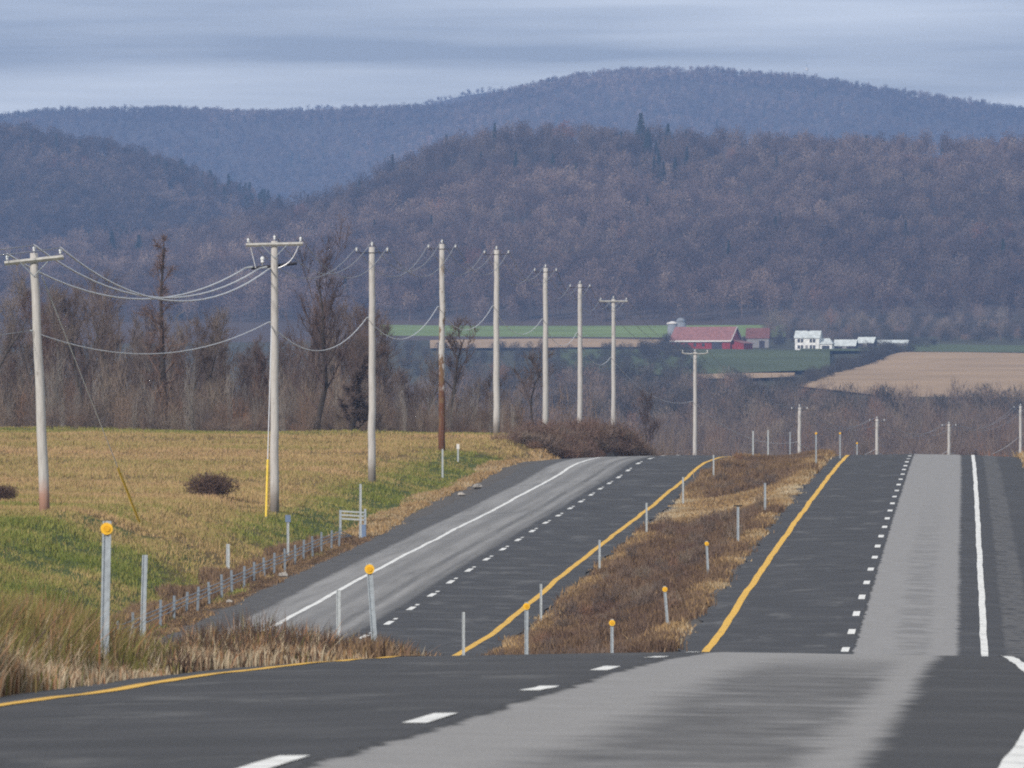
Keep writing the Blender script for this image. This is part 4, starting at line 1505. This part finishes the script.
for i, (px, py, d, wood, arms) in enumerate(POLES):
    top = at(px, py, d)
    bx = top[0] if i not in FOOT else (FOOT[i] - 512) / F * d
    base = np.array([bx, d, float(H(bx, d))])
    root = thing('utility_pole', tuple(base), 0, LABELS[i], 'power pole', 'poles of the power line')
    t = top - base
    hgt = t[2]
    m = MB()
    pts = [(t[0] * k, 0, hgt * k if k > 0 else -.4) for k in np.linspace(0, 1, 14)]
    wbl = np.random.default_rng(i).normal(0, .012, 14)
    pts = [(p[0] + w_, p[1], p[2]) for p, w_ in zip(pts, wbl)]
    fat = 1.0 if i < 4 else 1.1
    m.tube(pts, list(np.linspace(.205, .15, 14) * fat), 12)
    m.build('shaft', M[wood], root, True)
    T = np.array([t[0], 0, hgt])
    wires = {}
    if arms in ('double', 'two', 'tee', 'vee'):
        half = {'double': 1.12, 'two': 1.28, 'tee': 1.25, 'vee': 1.3}[arms]
        z0 = hgt - {'double': .28, 'two': .16, 'tee': .22, 'vee': .12}[arms]
        tilt = {'double': .12, 'two': .03, 'tee': 0, 'vee': 0}[arms]
        for yy in ((-.24, .24) if arms == 'double' else (-.21,)):
            m = MB()
            q0 = (T[0] - half, yy, z0 - tilt)
            q1 = (T[0] + half, yy, z0 + tilt)
            if arms == 'vee':
                m.tube([(T[0] - half, yy, z0 + .05), (T[0] - .9, yy, z0 - .06), (T[0], yy, z0 - .05), (T[0] + .9, yy, z0 - .06), (T[0] + half, yy, z0 + .05)], .065, 4)
            else:
                m.tube([q0, q1], .085, 4)
            m.build('crossarm', M['arm'], root)
        m = MB()
        for s in (-1, 1):
            m.tube([(T[0] + s * .55, -.30, z0 - .05), (T[0], -.22, z0 - .62)], .018, 4)
        m.build('brace', M['steel'], root)
        spots = [(-half + .1, -.22, z0 + .06 - tilt), (0, 0, hgt), (half - .1, -.22, z0 + .06 + tilt)]
        for k, s in enumerate(spots):
            p = (T[0] + s[0], s[1], s[2])
            insulator(root, p, .85)
            wires[k] = base + np.array([p[0], p[1], p[2] + .3])
        if arms == 'two':
            z1 = hgt - 1.12
            m = MB()
            m.tube([(T[0] - 1.05, .2, z1 - .10), (T[0] + 1.0, .2, z1 + .12)], .07, 4)
            m.build('crossarm', M['arm_dark'], root)
            dead = []
            for s in (-1.0, -.35, .12):
                mm = MB()
                mm.tube([(T[0] + s, .1, z1 - .05), (T[0] + s - .34, -.1, z1 - .12 - .02 * s)], [.05, .03], 6)
                mm.build('dead_end_clamp', M['steel_pale'], root)
                dead.append(base + np.array([T[0] + s - .34, -.1, z1 - .12]))
            insulator(root, (T[0] - .55, .2, z1 + .02), 1.4)
            # jumper loops between the two arms
            for s0, s1, sg in ((1.18, .15, .25), (-1.15, -.85, .05)):
                mm = MB()
                a0 = np.array([T[0] + s0, -.22, z0 + .2])
                a1 = np.array([T[0] + s1, .0, z1 - .1])
                pp = [a0 + (a1 - a0) * k - np.array([-.10, 0, sg]) * math.sin(math.pi * k) * (1 if s0 > 0 else 0) for k in np.linspace(0, 1, 8)]
                mm.tube(pp, .02, 5)
                mm.build('jumper', M['wire'], root)
            wires['dead'] = dead
    else:
        insulator(root, (T[0], 0, hgt), .9)
        m = MB()
        m.tube([(T[0] - .85, -.16, hgt - .30), (T[0] + .85, -.16, hgt - .30)], .02, 4)
        m.build('crossarm', M['arm_dark'], root)
        wires[1] = base + np.array([T[0], 0, hgt + .3])
        for k, s in ((0, -.8), (2, .8)):
            insulator(root, (T[0] + s, -.16, hgt - .27), .85)
            wires[k] = base + np.array([T[0] + s, -.16, hgt - .0])
    m = MB()
    m.tube([(T[0] * .72 - .17, -.05, hgt * .70), (T[0] * .72 - .27, -.05, hgt * .70)], .03, 6)
    m.build('neutral_bracket', M['steel'], root)
    wires['n'] = base + np.array([T[0] * .72 - .27, -.05, hgt * .70])
    POLE_TOPS.append(wires)


def sag(a, b, s, n=18):
    return [a + (b - a) * t - np.array([0, 0, s * 4 * t * (1 - t)]) for t in np.linspace(0, 1, n)]


def cable(name, pts, r, mat, label):
    m = MB()
    m.tube(pts, r, 5)
    o = m.build(name, M[mat], None, True)
    return tag(o, label, 'wire', 'wires of the power line')


NM = {0: 'left', 1: 'middle', 2: 'right'}
for k in (0, 1, 2):
    a = POLE_TOPS[0][k]
    b = POLE_TOPS[1]['dead'][k]
    cable('power_wire', sag(a, b, 1.55 + .1 * k), .036, 'wire',
          {0: 'thick slack wire leaving the left end of the first pole crossarm', 1: 'thick slack wire from the top of the first pole to the second pole',
           2: 'thick slack wire leaving the right end of the first pole crossarm'}[k])
    pts = []
    for i in range(1, len(POLES) - 1):
        s_ = sag(POLE_TOPS[i][k], POLE_TOPS[i + 1][k], 1.75)
        pts += s_ if not pts else s_[1:]
    cable('power_wire', pts, .019, 'wire_dim', 'thin %s wire strung along the pole tops away from the second pole' % NM[k])
    a = POLE_TOPS[0][k]
    cable('power_wire', sag(a, a + np.array([-14.0 + k, -30, .3]), .8), .02, 'wire_dim',
          'thin %s wire running off the left edge from the leaning pole' % NM[k])
pts = []
for i in range(0, len(POLES) - 1):
    s_ = sag(POLE_TOPS[i]['n'], POLE_TOPS[i + 1]['n'], 1.15 if i == 0 else 1.5)
    pts += s_ if not pts else s_[1:]
cable('neutral_wire', pts, .022, 'wire', 'lower single wire hung below the others on every pole')
a = POLE_TOPS[0]['n']
cable('neutral_wire', sag(a, a + np.array([-14, -30, -.8]), .5), .016, 'wire_dim', 'lower single wire running off the left edge from the leaning pole')


def guy(px0, py0, d0, px1, d1, frac, label):
    a = at(px0, py0, d0)
    bx = (px1 - 512) / F * d1
    b = np.array([bx, d1, float(H(bx, d1))])
    root = thing('guy_wire', tuple(b), 0, label, 'guy wire', 'guy wires of the first two poles')
    m = MB()
    m.tube([a - b, (a - b) * .0], .02, 5)
    m.build('wire', M['wire'], root)
    m = MB()
    m.tube([(a - b) * k * frac for k in (0, .5, 1)], .052, 10, False)
    m.build('guard', M['guard'], root, True)
    m = MB()
    m.tube([(0, 0, -.2), (0, 0, .12)], .04, 6)
    m.build('anchor_rod', M['steel'], root)
    return root


guy(42, 276, 330, 141, 341, .24, 'slanting guy wire with a yellow guard at its foot beside the leaning pole')
guy(271.5, 325, 387.9, 266, 377, .30, 'steep guy wire with a yellow guard close against the two crossarm pole')

# ------------------------------------------------------------------ delineators, stakes, guardrail, small things


def u_post(root, h, w, t=.05, lean=0.0, mat='steel'):
    m = MB()
    prof = [(-w / 2, 0), (-w / 2 + w * .18, 0), (-w * .2, t), (w * .2, t), (w / 2 - w * .18, 0), (w / 2, 0), (w / 2, -.008), (w * .30, -.008), (w * .2, t - .008 + .0), (-w * .2, t - .008), (-w * .30, -.008), (-w / 2, -.008)]
    n = len(prof)
    vs = [(p[0], p[1], -.4) for p in prof] + [(p[0] + lean * h, p[1], h) for p in prof]
    m.add(vs, [(i, (i + 1) % n, n + (i + 1) % n, n + i) for i in range(n)] + [tuple(range(n))[::-1], tuple(range(n, 2 * n))])
    return m.build('post', M[mat], root)


def delineator(px, py, d, label, r=.075, foot=None, w=.085, plate=None, group='delineator posts along the road', name='delineator_post', cat='delineator', mat='steel', back=None):
    px_f = foot if foot is not None else px
    x = (px_f - 512) / F * d
    z = float(H(x, d))
    top = at(px, py, d)
    h = max(.5, top[2] - z)
    root = thing(name, (x, d, z), 0, label, cat, group)
    lean = (top[0] - x) / h
    u_post(root, h, w, .016, lean, mat)
    if r:
        c = (lean * (h - r * 1.25), -.03, h - r * 1.25)
        m = MB()
        m.tube([(c[0], -.024, c[2]), (c[0], -.012, c[2])], r, 16)
        rf = m.build('reflector', M['reflector'], root)
        m = MB()
        m.tube([(c[0], -.034, c[2]), (c[0], -.0245, c[2])], r * .55, 12)
        m.build('lens', M['lens'], rf)
    if plate:
        m = MB()
        m.box((-plate[0] / 2 + lean * h, -.03, h - plate[1]), (plate[0] / 2 + lean * h, -.012, h))
        m.build('plate', M[plate[2]], root)
    return root


A = [(107, 521, 87, 103, 'nearest delineator: tall grey post with a yellow disc in the left verge grass', .062, .088),
     (369, 563, 126, 379, 'leaning grey delineator post with a yellow disc at the edge of the near crest', .072, .085),
     (526.5, 602, 169, None, 'delineator with a yellow disc standing before the far yellow line, third along the near road', .068, .075),
     (612, 619, 209, None, 'short looking delineator with a yellow disc low in the median beside the crest', .075, .075),
     (664.5, 586, 247, 669, 'delineator with a yellow disc, lower of two left of the near yellow line', .075, .08),
     (706.5, 541, 284, 709, 'delineator with a yellow disc, upper of two left of the near yellow line', .07, .075)]
for px, py, d, ft, lab, r_, w_ in A:
    delineator(px, py, d, lab, r_, ft, w_)
o = delineator(738, 505, 321, 'delineator with a dark bent cap in the median weeds', 0, None, .09, (.34, .05, 'bark_dark'))
delineator(765, 483, 362, 'faint grey post in the golden median grass', 0, None, .09, mat='steel')
for px, py, d, lab in ((790, 432, 575, 'post on the median crest just left of the half hidden pole'),
                       (816, 432, 450, 'post on the median crest with an amber top, left of the yellow line end'),
                       (840, 432, 490, 'amber topped post at the far end of the near yellow line'),
                       (857, 442, 530, 'small amber topped post just beyond the end of the near yellow line')):
    delineator(px, py, d, lab, .06 if px > 800 else 0, None, .075)
B = [(145, 555, 118, 139, 'thin plain grey post in the tall grass right of the nearest yellow disc', .075),
     (338.5, 590, 178, None, 'plain grey post against the light lane of the far carriageway, left of the leaning delineator', .09),
     (463.5, 612, 228, None, 'thin plain post against the dark lane left of the far yellow line', .075),
     (541, 584, 275, None, 'thin plain post at the yellow line, second from the crest grass', .075),
     (599.5, 540, 322, None, 'thin plain post on the far yellow line beside the widest weeds', .08),
     (646.5, 503, 370, None, 'thin plain post left of the golden median grass', .085),
     (683, 477, 420, None, 'thin plain post on the far yellow line left of the ruddy weeds', .085),
     (713.5, 455, 468, None, 'thin plain post touching the far yellow line near its end', .085),
     (753, 431, 515, None, 'grey post above the median crest, nearest right of the vee arm pole', .095),
     (768, 430, 560, None, 'grey post above the median crest, second right of the vee arm pole', .095)]
for px, py, d, ft, lab, w_ in B:
    delineator(px, py, d, lab, 0, ft, w_, name='marker_post', cat='post', group='plain posts along the far carriageway', mat='steel_pale' if d > 150 else 'steel')
C = [(288, 515, 345, 'post with a small grey blue plate behind the cable guardrail', (.22, .28, 'sign_blue')),
     (228, 544, 330, 'short weathered stake in the weeds above the guardrail', None),
     (360.5, 484, 371, 'tall pale marker pole at the end of the cable guardrail', None),
     (442.5, 449, 478, 'pale stake directly in front of the peeling power pole', None),
     (458, 444, 500, 'pale post with a double white cap right of the peeling power pole', (.17, .30, 'trim')),
     (585, 441, 560, 'tiny post with a white plate below the brushy bank', (.2, .3, 'trim')),
     (190, 0, 372, 'x', None)]
for px, py, d, lab, pl in C[:-1]:
    delineator(px, py, d, lab, 0, None, .10 if d > 340 else .14, pl, 'small posts beyond the far carriageway', 'marker_post', 'post', 'steel_pale')

# cable guardrail
gx = lambda d: float(XL(d) - 7.55)
D0, D1, SP = 238.0, 364.0, 4.9
p0 = np.array([gx(D0), D0, float(H(gx(D0), D0))])
gr_ = thing('cable_guardrail', tuple(p0), 0, 'galvanized cable guardrail on slim posts along the far carriageway', 'guardrail')
ds = np.arange(D0, D1 + .1, SP)
feet = [np.array([gx(d) + .05 * wob(d, 1, 3), d, float(H(gx(d), d))]) for d in ds]
for p in feet:
    m = MB()
    q = p - p0
    ln = random.uniform(-.05, .05)
    hh_ = random.uniform(.80, .92)
    m.box((q[0] - .042, q[1] - .03, q[2] - .3), (q[0] + .042, q[1] + .03, q[2] + hh_), lambda v, ln=ln, q=q: (v[0] + ln * (v[2] - q[2]), v[1], v[2]))
    po = m.build('post', M['rail_steel'], gr_)
    m = MB()
    for zz in (.42, .55, .68):
        m.box((q[0] + .052 + ln * zz, q[1] - .012, q[2] + zz - .012), (q[0] + .09 + ln * zz, q[1] + .02, q[2] + zz + .02))
    m.build('hook', M['rail_steel'], po)
for zz in (.42, .55, .68):
    m = MB()
    m.tube([p - p0 + np.array([.10, 0, zz]) for p in feet] + [np.array([gx(D1 + 4), D1 + 4, float(H(gx(D1 + 4), D1 + 4)) + .25]) - p0], .018, 5)
    m.build('cable', M['rail_steel'], gr_)
# end anchor frame with horizontal slats
pe = np.array([gx(372), 371.6, float(H(gx(372), 371.6))])
ea = thing('guardrail_end_frame', tuple(pe), 0, 'pale end frame with horizontal slats where the cable guardrail stops', 'frame')
for sx, hh_ in ((-.75, 1.25), (.12, 1.25), (.32, 1.3)):
    m = MB()
    m.box((sx - .05, -.05, -.3), (sx + .05, .05, hh_))
    m.build('post', M['steel'], ea)
for zz in (1.16, 1.0, .84):
    m = MB()
    m.box((-.70, -.085, zz - .035), (.28, -.053, zz + .035), lambda v: (v[0], v[1], v[2] - .06 * v[0]))
    m.build('slat', M['steel_pale'], ea)
m = MB()
m.box((.06, -.20, -.2), (.36, -.053, .62))
m.build('anchor_block', M['sign_blue'], ea)

# small things
bx, by = at(211, 508, 394)[:2]
o = thing('bush', (float(bx), float(by), float(H(bx, by))), 0, 'low rounded dark brown bush in the golden field between the first two poles', 'bush')
cr = sliver_plant('bush_crown', 71, 1.15, 1.2, 4200, .22, .03, M['twigs'], 8, .5)
cr.data.materials.clear()
cro = link('crown', cr.data, M['bush'], o)
m = MB()
m.tube([(0, 0, -.1), (.05, 0, .3), (.02, 0, .6)], [.06, .04, .02], 6)
m.build('stem', M['bark'], o)
bx, by = at(-1, 497, 372)[:2]
o = thing('bush', (float(bx), float(by), float(H(bx, by))), 1, 'dark bush cut by the left edge of the picture in the field', 'bush')
cro2 = bpy.data.objects.new('crown', cr.data)
COL.objects.link(cro2)
cro2.parent = o
cro2.scale = (.72, .72, .62)
m = MB()
m.tube([(0, 0, -.1), (.05, 0, .3), (.02, 0, .6)], [.06, .04, .02], 6)
m.build('stem', M['bark'], o)
bx, by = at(206.5, 500, 402)[:2]
st = MB()
st.tube([(0, 0, -.3), (.01, 0, .6), (-.02, .02, 1.15)], [.06, .055, .045], 7)
o = st.build('fence_post', M['bark_dark'], None, False, (float(bx), float(by), float(H(bx, by))))
tag(o, 'short dark weathered post sticking up behind the rounded field bush', 'post')
for px, py, d, s, lab in ((293.5, 580, 322, .20, 'pale stone lying at the shoulder edge below the guardrail'),
                          (263, 596, 297, .14, 'small pale stone beside the lower part of the guardrail'),
                          (465, 482, 455, .3, 'pale rubble stone on the shoulder below the peeling pole'),
                          (452, 490, 440, .2, 'smaller rubble stone on the gravel shoulder nearest the camera')):
    x_ = float(XL(d) - 6.9)
    m = MB()
    gg = np.random.default_rng(int(px))
    prof = [(.05, -.2), (.75, 0), (1.0, .25), (.8, .6), (.3, .85)]
    m.lathe(prof, n=9)
    m.v = [tuple(np.array(v) * (1 + .14 * gg.normal(0, 1, 3)) * s) for v in m.v]
    o = m.build('stone', M['stone'], None, False, (x_, d, float(H(x_, d)) + .03))
    tag(o, lab, 'stone', 'stones on the far shoulder')

# ------------------------------------------------------------------ air
m = MB()
m.box((-3900, -420, -14), (3900, 9300, 520))
# lowest ground is about -8; the box keeps clear of it
hz = NT('thin_blue_haze')
hz.n.remove(hz.b)
pv = hz.node('ShaderNodeVolumePrincipled')
pv.inputs['Color'].default_value = (.33, .52, .96, 1)
pv.inputs['Density'].default_value = 1.08e-4
pv.inputs['Anisotropy'].default_value = .0
hz.l(pv.outputs[0], hz.out.inputs['Volume'])
ho = m.build('haze', hz.m)
stuff(ho)

# ------------------------------------------------------------------ light, sky, camera
SUN_EL, SUN_AZ = 27.0, 215.0     # azimuth clockwise from +y (view direction): behind and to the left
w = bpy.data.worlds.new('World')
SC.world = w
w.use_nodes = True
nt = w.node_tree
N = nt.nodes
bg = N['Background']
sky = N.new('ShaderNodeTexSky')
sky.sky_type = 'NISHITA'
sky.sun_disc = False
sky.sun_elevation = R(SUN_EL)
sky.sun_rotation = R(SUN_AZ)
sky.air_density = 1.2
sky.dust_density = 1.0
tc = N.new('ShaderNodeTexCoord')
sep = N.new('ShaderNodeSeparateXYZ')
nt.links.new(tc.outputs['Generated'], sep.inputs[0])
mp = N.new('ShaderNodeMapping')
mp.inputs['Scale'].default_value = (3.5, 3.5, 62)
nt.links.new(tc.outputs['Generated'], mp.inputs[0])
nz = N.new('ShaderNodeTexNoise')
nz.inputs['Scale'].default_value = 2.6
nz.inputs['Detail'].default_value = 5
nz.inputs['Roughness'].default_value = .5
nt.links.new(mp.outputs[0], nz.inputs['Vector'])
rp = N.new('ShaderNodeValToRGB')
e = rp.color_ramp.elements
e[0].position, e[0].color = .36, (3.5, 3.7, 3.85, 1)
e[1].position, e[1].color = .64, (9.4, 9.6, 9.6, 1)
nt.links.new(nz.outputs[0], rp.inputs[0])
mx = N.new('ShaderNodeMix')
mx.data_type = 'RGBA'
mx.inputs[0].default_value = .90
nt.links.new(sky.outputs[0], mx.inputs[6])
nt.links.new(rp.outputs[0], mx.inputs[7])
nt.links.new(mx.outputs[2], bg.inputs['Color'])
bg.inputs['Strength'].default_value = .112

L = bpy.data.lights.new('sun', 'SUN')
L.energy = 3.8
L.angle = R(5)
L.color = (1.0, .93, .84)
lo = bpy.data.objects.new('sun', L)
COL.objects.link(lo)
az, el = R(SUN_AZ), R(SUN_EL)
from mathutils import Vector
sd = Vector((math.sin(az) * math.cos(el), math.cos(az) * math.cos(el), math.sin(el)))
lo.rotation_euler = (-sd).to_track_quat('-Z', 'Y').to_euler()
lo.location = (0, 0, 300)

cam = bpy.data.cameras.new('camera')
cam.sensor_width = 36
cam.lens = 36 * F / 1024
cam.clip_start = .5
cam.clip_end = 40000
cam.dof.use_dof = True
cam.dof.focus_distance = 420
cam.dof.aperture_fstop = 17
co = bpy.data.objects.new('camera', cam)
COL.objects.link(co)
co.location = (0, 0, EYE)
co.rotation_euler = (math.pi / 2 + math.atan((YH - 384) / F), 0, 0)
SC.camera = co

SC.view_settings.view_transform = 'Standard'
SC.view_settings.look = 'None'
SC.view_settings.exposure = 0
SC.view_settings.gamma = 1
SC.cycles.filter_width = 2.0
SC.cycles.use_denoising = False
SC.cycles.max_bounces = 4
SC.cycles.volume_bounces = 0
SC.cycles.transparent_max_bounces = 4
